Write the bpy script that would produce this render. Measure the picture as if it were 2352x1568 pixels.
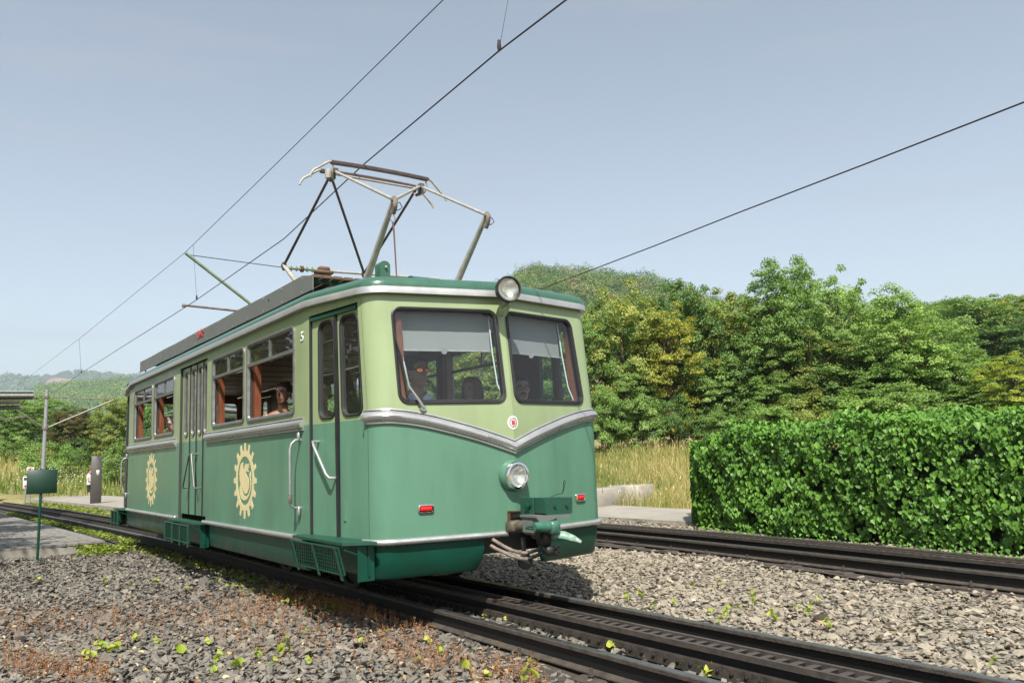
import bpy, bmesh, math, random
import numpy as np
from math import sin, cos, pi, radians, sqrt, tan, atan2, exp
from mathutils import Vector, Matrix
from mathutils.geometry import delaunay_2d_cdt

for _o in list(bpy.data.objects): bpy.data.objects.remove(_o)
SC = bpy.context.scene
COL = SC.collection
random.seed(7)

# ------------------------------------------------------------------ camera
CAM_POS = np.array([-3.89, 0.0, 1.2]); FPX = 1890.0; PW, PH = 2352.0, 1568.0
def _basis(yaw, pitch, roll):
    y, p, r = map(radians, (yaw, pitch, roll))
    f = np.array([sin(y)*cos(p), cos(y)*cos(p), sin(p)]); rt = np.array([cos(y), -sin(y), 0.0]); up = np.cross(rt, f)
    return rt*cos(r)+up*sin(r), -rt*sin(r)+up*cos(r), f
CR, CU, CF = _basis(34.9, 7.9, -2.2)
cam_d = bpy.data.cameras.new('camera'); cam = bpy.data.objects.new('camera', cam_d); COL.objects.link(cam)
cam_d.sensor_width = 36.0; cam_d.lens = FPX/PW*36.0; cam_d.clip_start = 0.05; cam_d.clip_end = 12000
M = Matrix.Identity(4)
for i in range(3):
    M[i][0] = CR[i]; M[i][1] = CU[i]; M[i][2] = -CF[i]; M[i][3] = CAM_POS[i]
cam.matrix_world = M
SC.camera = cam
# ------------------------------------------------------------------ light
SUN_DIR = Vector((-0.34, -0.505, 0.795)).normalized()      # towards the sun
sl = bpy.data.lights.new('sun', 'SUN'); sun = bpy.data.objects.new('sun', sl); COL.objects.link(sun)
sl.energy = 5.0; sl.angle = radians(0.53); sl.color = (1.0, 0.95, 0.86)
sun.rotation_euler = SUN_DIR.to_track_quat('Z', 'Y').to_euler()
sun.location = (-20, -20, 60)
W = bpy.data.worlds.new("World"); SC.world = W; W.use_nodes = True
wn = W.node_tree; wn.nodes.clear()
wo = wn.nodes.new('ShaderNodeOutputWorld'); wb = wn.nodes.new('ShaderNodeBackground'); ws = wn.nodes.new('ShaderNodeTexSky')
ws.sky_type = 'NISHITA'; ws.sun_disc = False; ws.sun_elevation = math.asin(SUN_DIR.z)
ws.sun_rotation = atan2(SUN_DIR.x, SUN_DIR.y); ws.altitude = 100; ws.air_density = 1.0; ws.dust_density = 1.0; ws.ozone_density = 1.0
wh = wn.nodes.new('ShaderNodeHueSaturation'); wh.inputs['Saturation'].default_value = .64; wn.links.new(ws.outputs[0], wh.inputs['Color'])
wm = wn.nodes.new('ShaderNodeMixRGB'); wm.blend_type = 'MULTIPLY'; wm.inputs[0].default_value = 1; wm.inputs[2].default_value = (1.0, 1.0, .945, 1); wn.links.new(wh.outputs[0], wm.inputs[1])
wt = wn.nodes.new('ShaderNodeTexCoord'); wp = wn.nodes.new('ShaderNodeMapping'); wp.inputs['Scale'].default_value = (1, 1, 9); wp.inputs['Location'].default_value = (.35, .2, .0)
wz = wn.nodes.new('ShaderNodeTexNoise'); wz.inputs['Scale'].default_value = 3.2; wz.inputs['Detail'].default_value = 6; wn.links.new(wt.outputs['Generated'], wp.inputs[0]); wn.links.new(wp.outputs[0], wz.inputs['Vector'])
wr = wn.nodes.new('ShaderNodeValToRGB'); wr.color_ramp.elements[0].position = .54; wr.color_ramp.elements[1].position = .80; wr.color_ramp.elements[0].color = (0, 0, 0, 1); wr.color_ramp.elements[1].color = (.32, .32, .32, 1)
wc = wn.nodes.new('ShaderNodeMixRGB'); wc.blend_type = 'SCREEN' if False else 'MIX'; wn.links.new(wz.outputs['Fac'], wr.inputs[0]); wn.links.new(wr.outputs[0], wc.inputs[0]); wn.links.new(wm.outputs[0], wc.inputs[1]); wc.inputs[2].default_value = (3.0, 3.0, 3.0, 1); wn.links.new(wc.outputs[0], wb.inputs[0]); wb.inputs[1].default_value = 0.109; wn.links.new(wb.outputs[0], wo.inputs[0])
SC.view_settings.view_transform = 'Standard'; SC.view_settings.look = 'None'
SC.view_settings.exposure = 0.76; SC.view_settings.gamma = 1.0; SC.view_settings.use_curve_mapping = False
SC.render.engine = 'CYCLES'
SC.cycles.use_denoising = True
SC.cycles.max_bounces = 8; SC.cycles.transparent_max_bounces = 24; SC.cycles.diffuse_bounces = 3
SC.cycles.volume_bounces = 0; SC.cycles.sample_clamp_indirect = 4.0
SC.cycles.caustics_reflective = False; SC.cycles.caustics_refractive = False

# ------------------------------------------------------------------ helpers
def at(px, dist, z=None):
    """ground position seen in column px at horizontal distance dist (metres) from the camera"""
    r = CF*FPX + CR*(px-PW/2) + CU*(PH/2-1040.0)
    h = np.array([r[0], r[1]]); h /= np.linalg.norm(h)
    return CAM_POS[0]+h[0]*dist, CAM_POS[1]+h[1]*dist
def elev(px, py, dist):
    """height of the line of sight through (px, py) at horizontal distance dist"""
    r = CF*FPX + CR*(px-PW/2) + CU*(PH/2-py)
    return CAM_POS[2] + r[2]/sqrt(r[0]**2+r[1]**2)*dist

def tag(o, label=None, cat=None, group=None, kind=None):
    if label: o['label'] = label
    if cat: o['category'] = cat
    if group: o['group'] = group
    if kind: o['kind'] = kind
    return o
_ORG = {}
def thing(name, label, cat, loc=(0, 0, 0), group=None, rz=0.0):
    o = bpy.data.objects.new(name, None); COL.objects.link(o); o.location = loc; o.rotation_euler = (0, 0, rz)
    o.empty_display_size = 0.2
    _ORG[o.name] = Vector(loc)
    return tag(o, label, cat, group)
def link(name, me, parent=None, world=True):
    """link mesh; when world is set its vertices are world coordinates and are moved into the parent's frame"""
    o = bpy.data.objects.new(name, me); COL.objects.link(o)
    if parent is not None:
        o.parent = parent
        org = _ORG.get(parent.name, Vector((0, 0, 0)))
        if world and org.length > 0: me.transform(Matrix.Translation(-org))
        _ORG[o.name] = org
    else:
        _ORG[o.name] = Vector((0, 0, 0))
    return o

class MB:
    def __init__(s): s.v = []; s.f = []; s.m = []
    def add(s, vs, fs, m=0):
        b = len(s.v); s.v += [tuple(p) for p in vs]
        for f in fs: s.f.append(tuple(i+b for i in f)); s.m.append(m)
        return s
    def box(s, c, d, m=0, rz=0.0, rx=0.0, ry=0.0, bev=0.0):
        hx, hy, hz = d[0]/2, d[1]/2, d[2]/2
        if bev > 0:
            b = min(bev, hx*.9, hy*.9, hz*.9)
            pts = []; 
            for zz, k in ((-hz, 1), (-hz+b, 0), (hz-b, 0), (hz, 1)):
                i = b if k else 0
                pts += [(-hx+i, -hy+b, zz), (-hx+b, -hy+i, zz), (hx-b, -hy+i, zz), (hx-i, -hy+b, zz), (hx-i, hy-b, zz), (hx-b, hy-i, zz), (-hx+b, hy-i, zz), (-hx+i, hy-b, zz)]
            fs = [tuple(range(7, -1, -1)), tuple(range(24, 32))]
            for k in range(3):
                for j in range(8): fs.append((k*8+j, k*8+(j+1) % 8, (k+1)*8+(j+1) % 8, (k+1)*8+j))
        else:
            pts = [(sx*hx, sy*hy, sz*hz) for sz in (-1, 1) for sy in (-1, 1) for sx in (-1, 1)]
            fs = [(0, 2, 3, 1), (4, 5, 7, 6), (0, 1, 5, 4), (2, 6, 7, 3), (0, 4, 6, 2), (1, 3, 7, 5)]
        R = Matrix.Rotation(rz, 3, 'Z') @ Matrix.Rotation(ry, 3, 'Y') @ Matrix.Rotation(rx, 3, 'X')
        return s.add([R @ Vector(p) + Vector(c) for p in pts], fs, m)
    def tube(s, pts, r, seg=10, m=0, cap=True, flat=1.0):
        pts = [Vector(p) for p in pts]; n = len(pts); rs = r if isinstance(r, (list, tuple)) else [r]*n
        vs = []; up = None
        for i, p in enumerate(pts):
            t = (pts[min(i+1, n-1)]-pts[max(i-1, 0)])
            if t.length < 1e-9: t = Vector((0, 0, 1))
            t.normalize()
            if up is None: up = t.orthogonal().normalized()
            a = (up - t*up.dot(t))
            a = a.normalized() if a.length > 1e-6 else t.orthogonal().normalized()
            up = a; b = t.cross(a)
            for j in range(seg):
                q = 2*pi*j/seg; vs.append(p + (a*cos(q) + b*sin(q)*flat)*rs[i])
        fs = []
        for i in range(n-1):
            for j in range(seg): fs.append((i*seg+j, i*seg+(j+1) % seg, (i+1)*seg+(j+1) % seg, (i+1)*seg+j))
        if cap: fs += [tuple(range(seg-1, -1, -1)), tuple(range((n-1)*seg, n*seg))]
        return s.add(vs, fs, m)
    def lathe(s, prof, c, axis=(0, 0, 1), seg=24, m=0, close=True):
        """prof: list of (radius, height along axis)"""
        ax = Vector(axis).normalized(); a = ax.orthogonal().normalized(); b = ax.cross(a); c = Vector(c); vs = []
        for r, h in prof:
            for j in range(seg):
                q = 2*pi*j/seg; vs.append(c + ax*h + (a*cos(q)+b*sin(q))*max(r, 1e-4))
        fs = []; n = len(prof)
        for i in range(n-1):
            for j in range(seg): fs.append((i*seg+j, i*seg+(j+1) % seg, (i+1)*seg+(j+1) % seg, (i+1)*seg+j))
        if close: fs += [tuple(range(seg-1, -1, -1)), tuple(range((n-1)*seg, n*seg))]
        return s.add(vs, fs, m)
    def loft(s, rings, m=0, closed=True, cap=True):
        n = len(rings[0]); vs = [p for r in rings for p in r]; fs = []
        for i in range(len(rings)-1):
            for j in range(n if closed else n-1): fs.append((i*n+j, i*n+(j+1) % n, (i+1)*n+(j+1) % n, (i+1)*n+j))
        if cap and closed: fs += [tuple(range(n-1, -1, -1)), tuple(range((len(rings)-1)*n, len(rings)*n))]
        return s.add(vs, fs, m)
    def prism(s, poly, h0, h1, fn, m=0):
        """extrude a 2D polygon; fn(u, v, h) -> 3D"""
        n = len(poly); vs = [fn(u, v, h0) for u, v in poly] + [fn(u, v, h1) for u, v in poly]
        fs = [tuple(range(n-1, -1, -1)), tuple(range(n, 2*n))] + [(i, (i+1) % n, n+(i+1) % n, n+i) for i in range(n)]
        return s.add(vs, fs, m)
    def mesh(s, name, mats, smooth=46):
        me = bpy.data.meshes.new(name); me.from_pydata(s.v, [], s.f)
        for mt in (mats if isinstance(mats, (list, tuple)) else [mats]): me.materials.append(mt)
        me.polygons.foreach_set('material_index', s.m)
        bm = bmesh.new(); bm.from_mesh(me); bmesh.ops.recalc_face_normals(bm, faces=bm.faces); bm.to_mesh(me); bm.free()
        if smooth:
            me.polygons.foreach_set('use_smooth', [True]*len(me.polygons)); me.set_sharp_from_angle(angle=radians(smooth))
        me.update(); return me
    def obj(s, name, mats, parent=None, label=None, smooth=46, **kw):
        o = link(name, s.mesh(name, mats, smooth), parent)
        if label: o['label'] = label
        for k, v in kw.items(): o[k] = v
        return o

def np_mesh(name, V, F, mats, tint=None, midx=None, smooth=False):
    """fast mesh from arrays: V (n,3), F (m,k)"""
    V = np.asarray(V, np.float32); F = np.asarray(F, np.int32); k = F.shape[1]
    me = bpy.data.meshes.new(name)
    me.vertices.add(len(V)); me.vertices.foreach_set('co', V.ravel())
    me.loops.add(F.size); me.loops.foreach_set('vertex_index', F.ravel())
    me.polygons.add(len(F)); me.polygons.foreach_set('loop_start', np.arange(0, F.size, k, dtype=np.int32))
    me.polygons.foreach_set('loop_total', np.full(len(F), k, np.int32))
    for m in (mats if isinstance(mats, (list, tuple)) else [mats]): me.materials.append(m)
    if midx is not None: me.polygons.foreach_set('material_index', np.asarray(midx, np.int32))
    me.polygons.foreach_set('use_smooth', np.full(len(F), smooth))
    me.update(calc_edges=True)
    if tint is not None:
        a = me.attributes.new('tint', 'FLOAT', 'FACE'); a.data.foreach_set('value', np.asarray(tint, np.float32))
    return me

# ------------------------------------------------------------------ materials
def _nt(name):
    m = bpy.data.materials.new(name); m.use_nodes = True; nt = m.node_tree
    return m, nt, nt.nodes['Principled BSDF'], nt.nodes['Material Output']
def N(nt, t, **kw):
    n = nt.nodes.new(t)
    for k, v in kw.items(): setattr(n, k, v)
    return n
def ramp(nt, fac, stops):
    r = N(nt, 'ShaderNodeValToRGB'); e = r.color_ramp.elements
    while len(e) < len(stops): e.new(0.5)
    for x, (p, c) in zip(e, stops): x.position = p; x.color = (*c, 1)
    nt.links.new(fac, r.inputs[0]); return r.outputs[0]
def noise(nt, scale, detail=4, rough=.55, coord='Object', stretch=None):
    tc = N(nt, 'ShaderNodeTexCoord'); n = N(nt, 'ShaderNodeTexNoise'); n.inputs['Scale'].default_value = scale
    n.inputs['Detail'].default_value = detail; n.inputs['Roughness'].default_value = rough
    src = tc.outputs[coord]
    if stretch:
        mp = N(nt, 'ShaderNodeMapping'); mp.inputs['Scale'].default_value = stretch; nt.links.new(src, mp.inputs[0]); src = mp.outputs[0]
    nt.links.new(src, n.inputs['Vector']); return n
def mat(name, c, rough=.5, metal=0.0, var=0.12, scale=3.0, stretch=None, bump=0.0, bscale=60.0, c2=None, spec=.5, coat=0.0, wear=0.0):
    m, nt, b, out = _nt(name)
    c = tuple(c); c2 = tuple(c2) if c2 else tuple(x*(1-var) for x in c); c3 = tuple(min(1, x*(1+var*.7)) for x in c)
    n = noise(nt, scale, 5, .6, stretch=stretch)
    col = ramp(nt, n.outputs['Fac'], [(.3, c2), (.55, c), (.75, c3)])
    nt.links.new(col, b.inputs['Base Color'])
    b.inputs['Roughness'].default_value = rough; b.inputs['Metallic'].default_value = metal
    b.inputs['Specular IOR Level'].default_value = spec; b.inputs['Coat Weight'].default_value = coat
    b.inputs['Coat Roughness'].default_value = .12
    if var > 0.02:
        mr = N(nt, 'ShaderNodeMapRange'); mr.inputs[1].default_value = .3; mr.inputs[2].default_value = .7
        mr.inputs[3].default_value = max(0.02, rough-.07); mr.inputs[4].default_value = min(1, rough+.1)
        nt.links.new(n.outputs['Fac'], mr.inputs[0]); nt.links.new(mr.outputs[0], b.inputs['Roughness'])
    if wear > 0:
        ns = noise(nt, 7, 6, .65, stretch=(1, 1, .10)); nf = noise(nt, 55, 3, .6)
        k1 = N(nt, 'ShaderNodeMixRGB', blend_type='MULTIPLY'); k1.inputs[0].default_value = wear; nt.links.new(col, k1.inputs[1])
        nt.links.new(ramp(nt, ns.outputs['Fac'], [(.32, (.72, .72, .68)), (.52, (1, 1, 1)), (.72, (1.12, 1.12, 1.12))]), k1.inputs[2])
        k2 = N(nt, 'ShaderNodeMixRGB'); k2.inputs[2].default_value = (.16, .12, .08, 1); nt.links.new(k1.outputs[0], k2.inputs[1])
        nt.links.new(ramp(nt, nf.outputs['Fac'], [(.72, (0, 0, 0)), (.76, (wear*.9, wear*.9, wear*.9))]), k2.inputs[0]); nt.links.new(k2.outputs[0], b.inputs['Base Color'])
        bw = N(nt, 'ShaderNodeBump'); bw.inputs['Strength'].default_value = .12; bw.inputs['Distance'].default_value = .01; nw = noise(nt, 3.5, 2); nt.links.new(nw.outputs['Fac'], bw.inputs['Height']); nt.links.new(bw.outputs[0], b.inputs['Normal'])
    if bump > 0:
        n2 = noise(nt, bscale, 3); bp = N(nt, 'ShaderNodeBump'); bp.inputs['Strength'].default_value = bump; bp.inputs['Distance'].default_value = .01
        nt.links.new(n2.outputs['Fac'], bp.inputs['Height']); nt.links.new(bp.outputs[0], b.inputs['Normal'])
    return m
def leafmat(name, stops, transl=.35, rough=.5, clump=1.2):
    """foliage: colour by a per-leaf random value and a slow spatial noise; translucent"""
    m, nt, b, out = _nt(name)
    at_ = N(nt, 'ShaderNodeAttribute', attribute_name='tint')
    n = noise(nt, clump, 2)
    mx = N(nt, 'ShaderNodeMath', operation='MULTIPLY_ADD'); nt.links.new(n.outputs['Fac'], mx.inputs[0]); mx.inputs[1].default_value = .9
    sb = N(nt, 'ShaderNodeMath', operation='SUBTRACT'); nt.links.new(at_.outputs['Fac'], sb.inputs[0]); sb.inputs[1].default_value = .45
    nt.links.new(sb.outputs[0], mx.inputs[2])
    col = ramp(nt, mx.outputs[0], stops)
    oi = N(nt, 'ShaderNodeObjectInfo'); hs = N(nt, 'ShaderNodeHueSaturation')
    m1 = N(nt, 'ShaderNodeMapRange'); nt.links.new(oi.outputs['Random'], m1.inputs[0]); m1.inputs[3].default_value = .493; m1.inputs[4].default_value = .505
    m2 = N(nt, 'ShaderNodeMapRange'); nt.links.new(oi.outputs['Random'], m2.inputs[0]); m2.inputs[3].default_value = 1.15; m2.inputs[4].default_value = .85
    nt.links.new(m1.outputs[0], hs.inputs['Hue']); nt.links.new(m2.outputs[0], hs.inputs['Value']); nt.links.new(col, hs.inputs['Color'])
    col = hs.outputs[0]
    nt.links.new(col, b.inputs['Base Color']); b.inputs['Roughness'].default_value = rough; b.inputs['Specular IOR Level'].default_value = .3
    tr = N(nt, 'ShaderNodeBsdfTranslucent'); g = N(nt, 'ShaderNodeMixRGB', blend_type='MULTIPLY'); g.inputs[0].default_value = 1; g.inputs[2].default_value = (1.25, 1.35, .55, 1)
    nt.links.new(col, g.inputs[1]); nt.links.new(g.outputs[0], tr.inputs[0])
    ms = N(nt, 'ShaderNodeMixShader'); ms.inputs[0].default_value = transl
    nt.links.new(b.outputs[0], ms.inputs[1]); nt.links.new(tr.outputs[0], ms.inputs[2]); nt.links.new(ms.outputs[0], out.inputs[0])
    return m
def glassmat(name, tint=(.9, .95, .95), ior=1.5, boost=1.0, dirt=.02):
    m, nt, b, out = _nt(name); nt.nodes.remove(b)
    t = N(nt, 'ShaderNodeBsdfTransparent'); t.inputs[0].default_value = (*tint, 1); g = N(nt, 'ShaderNodeBsdfGlossy'); g.inputs['Roughness'].default_value = .01
    g.inputs[0].default_value = (1, 1, 1, 1)
    f = N(nt, 'ShaderNodeFresnel'); ge = N(nt, 'ShaderNodeNewGeometry'); mr_ = N(nt, 'ShaderNodeMapRange'); mr_.inputs[3].default_value = ior; mr_.inputs[4].default_value = 1/ior
    nt.links.new(ge.outputs['Backfacing'], mr_.inputs[0]); nt.links.new(mr_.outputs[0], f.inputs[0])
    mu = N(nt, 'ShaderNodeMath', operation='MULTIPLY_ADD', use_clamp=True); mu.inputs[1].default_value = boost; mu.inputs[2].default_value = 0.0; nt.links.new(f.outputs[0], mu.inputs[0])
    ms = N(nt, 'ShaderNodeMixShader'); nt.links.new(mu.outputs[0], ms.inputs[0]); nt.links.new(t.outputs[0], ms.inputs[1]); nt.links.new(g.outputs[0], ms.inputs[2])
    d = N(nt, 'ShaderNodeBsdfDiffuse'); d.inputs[0].default_value = (.6, .6, .57, 1)
    m3 = N(nt, 'ShaderNodeMixShader'); m3.inputs[0].default_value = dirt; nt.links.new(ms.outputs[0], m3.inputs[1]); nt.links.new(d.outputs[0], m3.inputs[2])
    nt.links.new(m3.outputs[0], out.inputs[0]); return m

PA = {}
PA['light'] = mat('paint_light_green', (.272, .338, .176), .36, var=.07, scale=2, spec=.5, coat=.12, wear=.25)
PA['green'] = mat('paint_mid_green', (.098, .222, .148), .38, var=.16, scale=2.2, stretch=(1, 1, .35), spec=.5, coat=.12, wear=.3)
PA['dark'] = mat('paint_dark_green', (.0025, .052, .032), .34, var=.25, scale=4, spec=.4, coat=.05, c2=(.006, .042, .026))
PA['roof'] = mat('paint_roof_green', (.04, .112, .075), .3, var=.12, scale=5, coat=.2)
PA['oldgreen'] = mat('paint_worn_green', (.006, .065, .04), .42, var=.5, scale=24, c2=(.03, .05, .035), bump=.2, bscale=90)
PA['alu'] = mat('polished_aluminium', (.62, .61, .60), .27, .75, var=.10, scale=5, stretch=(1, .3, 2))
PA['gutter'] = mat('dull_aluminium', (.42, .415, .41), .38, .55, var=.10, scale=5)
PA['chrome'] = mat('chrome', (.75, .75, .74), .1, 1.0, var=.02)
PA['reveal'] = mat('dark_window_reveal', (.045, .045, .042), .6, var=.1)
PA['rubber'] = mat('black_rubber', (.02, .02, .022), .45, var=.2)
PA['frame'] = mat('grey_window_frame', (.20, .20, .19), .4, .5, var=.25, scale=14)
PA['wood'] = mat('red_brown_wood', (.20, .065, .028), .4, var=.35, scale=6, stretch=(4, 4, .6), coat=.15)
PA['ceil'] = mat('cream_brown_ceiling', (.50, .39, .29), .45, var=.1)
PA['floor_in'] = mat('dark_cabin_floor', (.16, .14, .12), .7)
PA['blind'] = mat('grey_blind_cloth', (.27, .26, .235), .75, var=.05)
PA['black'] = mat('greasy_black', (.018, .016, .014), .5, var=.4, scale=12, bump=.3, bscale=80)
PA['steel'] = mat('dark_greased_steel', (.004, .0036, .0033), .6, .0, var=.4, scale=25, bump=.3, bscale=120)
PA['dirt'] = mat('greasy_brown_dirt', (.062, .050, .040), .8, var=.45, scale=14, bump=.7, bscale=70)
PA['rackbase'] = mat('dark_mottled_grease', (.040, .032, .026), .6, .0, var=.5, scale=16, bump=.6, bscale=60)
PA['rack'] = mat('brown_greased_rack', (.085, .070, .060), .5, .25, var=.35, scale=20, bump=.3, bscale=100)
PA['railtop'] = mat('worn_rail_head', (.22, .225, .23), .3, .85, var=.3, scale=20)
PA['white'] = mat('white_print', (.72, .72, .69), .5, var=.03)
PA['cream'] = mat('cream_print', (.66, .57, .31), .45, var=.03)
PA['redp'] = mat('red_print', (.55, .03, .03), .5, var=.03)
PA['lens'] = mat('red_lamp_lens', (.65, .012, .01), .15, var=.05, coat=.6)
PA['board'] = mat('grey_fascia_board', (.145, .145, .14), .45, var=.08, scale=3)
PA['slat'] = mat('weathered_slat_wood', (.13, .075, .05), .8, var=.35, scale=20, stretch=(6, .6, 6), bump=.4)
PA['pan'] = mat('pale_grey_tube_paint', (.34, .33, .30), .45, var=.25, scale=14, c2=(.28, .25, .2))
PA['pandark'] = mat('dark_brown_rod_paint', (.07, .05, .05), .5, var=.3, scale=12)
PA['brown'] = mat('rusty_brown', (.10, .045, .025), .8, var=.5, scale=20, bump=.4)
PA['hose'] = mat('dusty_rubber_hose', (.19, .15, .125), .75, var=.3, scale=15, c2=(.06, .05, .045))
PA['hose2'] = mat('grimy_cast_steel', (.10, .085, .06), .6, var=.6, scale=25, c2=(.05, .03, .02), bump=.4)
PA['wire'] = mat('overhead_wire_copper', (.035, .02, .018), .5, .3, var=.1)
PA['mastgreen'] = mat('mast_green_paint', (.17, .22, .13), .6, var=.3, scale=12)
PA['galv'] = mat('galvanised_steel', (.33, .335, .34), .45, .45, var=.15, scale=14)
PA['concrete'] = mat('weathered_concrete', (.32, .295, .25), .85, var=.25, scale=3, bump=.3, bscale=50)
PA['paving'] = mat('pale_paving', (.29, .265, .225), .9, var=.18, scale=1.5, bump=.25, bscale=30)
PA['asphalt'] = mat('old_asphalt', (.10, .095, .085), .9, var=.2, scale=5, bump=.4, bscale=70)
PA['plank'] = mat('grey_platform_plank', (.20, .19, .17), .85, var=.3, scale=4, stretch=(5, .5, 1), bump=.4, bscale=40)
PA['totem'] = mat('anthracite_steel_panel', (.085, .08, .075), .55, .2, var=.15, scale=4)
PA['glass'] = glassmat('window_glass', (.80, .86, .88), 1.5, 1.0)
PA['shield'] = glassmat('windscreen_glass', (.80, .87, .92), 1.5, .9, .012)
PA['lampglass'] = glassmat('ribbed_lamp_glass', (.95, .96, .93), 1.5, 1.5, .10)
PA['reflector'] = mat('lamp_reflector', (.9, .88, .82), .22, 1.0, var=.02)
PA['roofglass'] = mat('bluish_roof_glass', (.35, .45, .55), .2, .2, var=.1, scale=3, spec=.8)
PA['bark'] = mat('tree_bark', (.10, .075, .05), .9, var=.4, scale=8, stretch=(3, 3, .6), bump=.6, bscale=30)
PA['barkpale'] = mat('pale_bark', (.26, .21, .15), .9, var=.35, scale=8, stretch=(3, 3, .6))
PA['red_cloth'] = mat('red_shirt', (.5, .02, .02), .8)
# ================================================================== RAILCAR
YC = 11.1
def _half():
    pts = []
    P0 = (0.0, 5.60); Cn = (1.1213, 5.8385); P1 = (1.25, 6.95)
    def unit(a, b):
        d = sqrt((b[0]-a[0])**2+(b[1]-a[1])**2); return ((b[0]-a[0])/d, (b[1]-a[1])/d)
    d0 = unit(P0, Cn); d1 = unit(Cn, P1); turn = math.acos(d0[0]*d1[0]+d0[1]*d1[1]); r = .2; tl = r*tan(turn/2)
    A = (Cn[0]-d0[0]*tl, Cn[1]-d0[1]*tl)
    for t in (0, .25, .5, .75, 1): pts.append((P0[0]+(A[0]-P0[0])*t, P0[1]+(A[1]-P0[1])*t))
    cx, cy = A[0]-d0[1]*r, A[1]+d0[0]*r
    a0 = atan2(A[1]-cy, A[0]-cx)
    for k in range(1, 11):
        q = a0+turn*k/10; pts.append((cx+cos(q)*r, cy+sin(q)*r))
    B = pts[-1]
    for t in (.33, .66, .97): pts.append((B[0]+(P1[0]-B[0])*t, B[1]+(P1[1]-B[1])*t))
    pts += [(1.25, 6.99), (1.25, 8.0), (1.25, 9.5), (1.25, 11.1)]
    n = len(pts)
    pts += [(x, 2*YC-y) for x, y in pts[:-1][::-1]]
    return np.array(pts), n
HP, NH = _half()
HS = np.concatenate([[0], np.cumsum(np.hypot(*np.diff(HP, axis=0).T))])
SMAX = HS[-1]; ICORN = 5
_d = np.gradient(HP, axis=0); _d = np.diff(HP, axis=0); _sn = np.array([[d[1], -d[0]] for d in _d]); _sn /= np.linalg.norm(_sn, axis=1)[:, None]
HN = np.zeros_like(HP); HN[1:-1] = _sn[:-1]+_sn[1:]; HN[0] = (0, -1); HN[-1] = (0, 1); HN /= np.linalg.norm(HN, axis=1)[:, None]
def s_y(y):      # side positions
    return float(np.interp(y, HP[ICORN:-ICORN, 1], HS[ICORN:-ICORN]))
def s_x(x): return abs(x)*sqrt(1+.2126**2)*(1 if x > 0 else -1)
def SP(s, z, off=0.0):
    sg = -1 if s < 0 else 1; a = min(abs(s), SMAX)
    x = np.interp(a, HS, HP[:, 0]); y = np.interp(a, HS, HP[:, 1]); nx = np.interp(a, HS, HN[:, 0]); ny = np.interp(a, HS, HN[:, 1])
    l = sqrt(nx*nx+ny*ny); x += off*nx/l; y += off*ny/l
    ye = y if y < YC else 2*YC-y
    w = min(1, max(0, (6.7-ye)/.7)); r = .105*min(1.2, max(0, (z-1.55)/.95)) + .06*max(0, (.5-z)/.3)
    y += r*w*(1 if y < YC else -1)
    ze = z + .0055*(y-7)*min(1.3, max(0, (z-1.2)/1.3)) if ye > 7 else z
    return Vector((sg*x, y, ze))
def rrect(x0, x1, z0, z1, r, n=5, inset=0.0):
    x0 += inset; x1 -= inset; z0 += inset; z1 -= inset; r = max(.004, r-inset); p = []
    for cx, cz, a in ((x1-r, z1-r, 0), (x0+r, z1-r, 90), (x0+r, z0+r, 180), (x1-r, z0+r, 270)):
        for k in range(n+1):
            q = radians(a+90*k/n); p.append((cx+r*cos(q), cz+r*sin(q)))
    return p
def trap(pts, x, z):   # skew a polygon given in unit rectangle
    return pts
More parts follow.
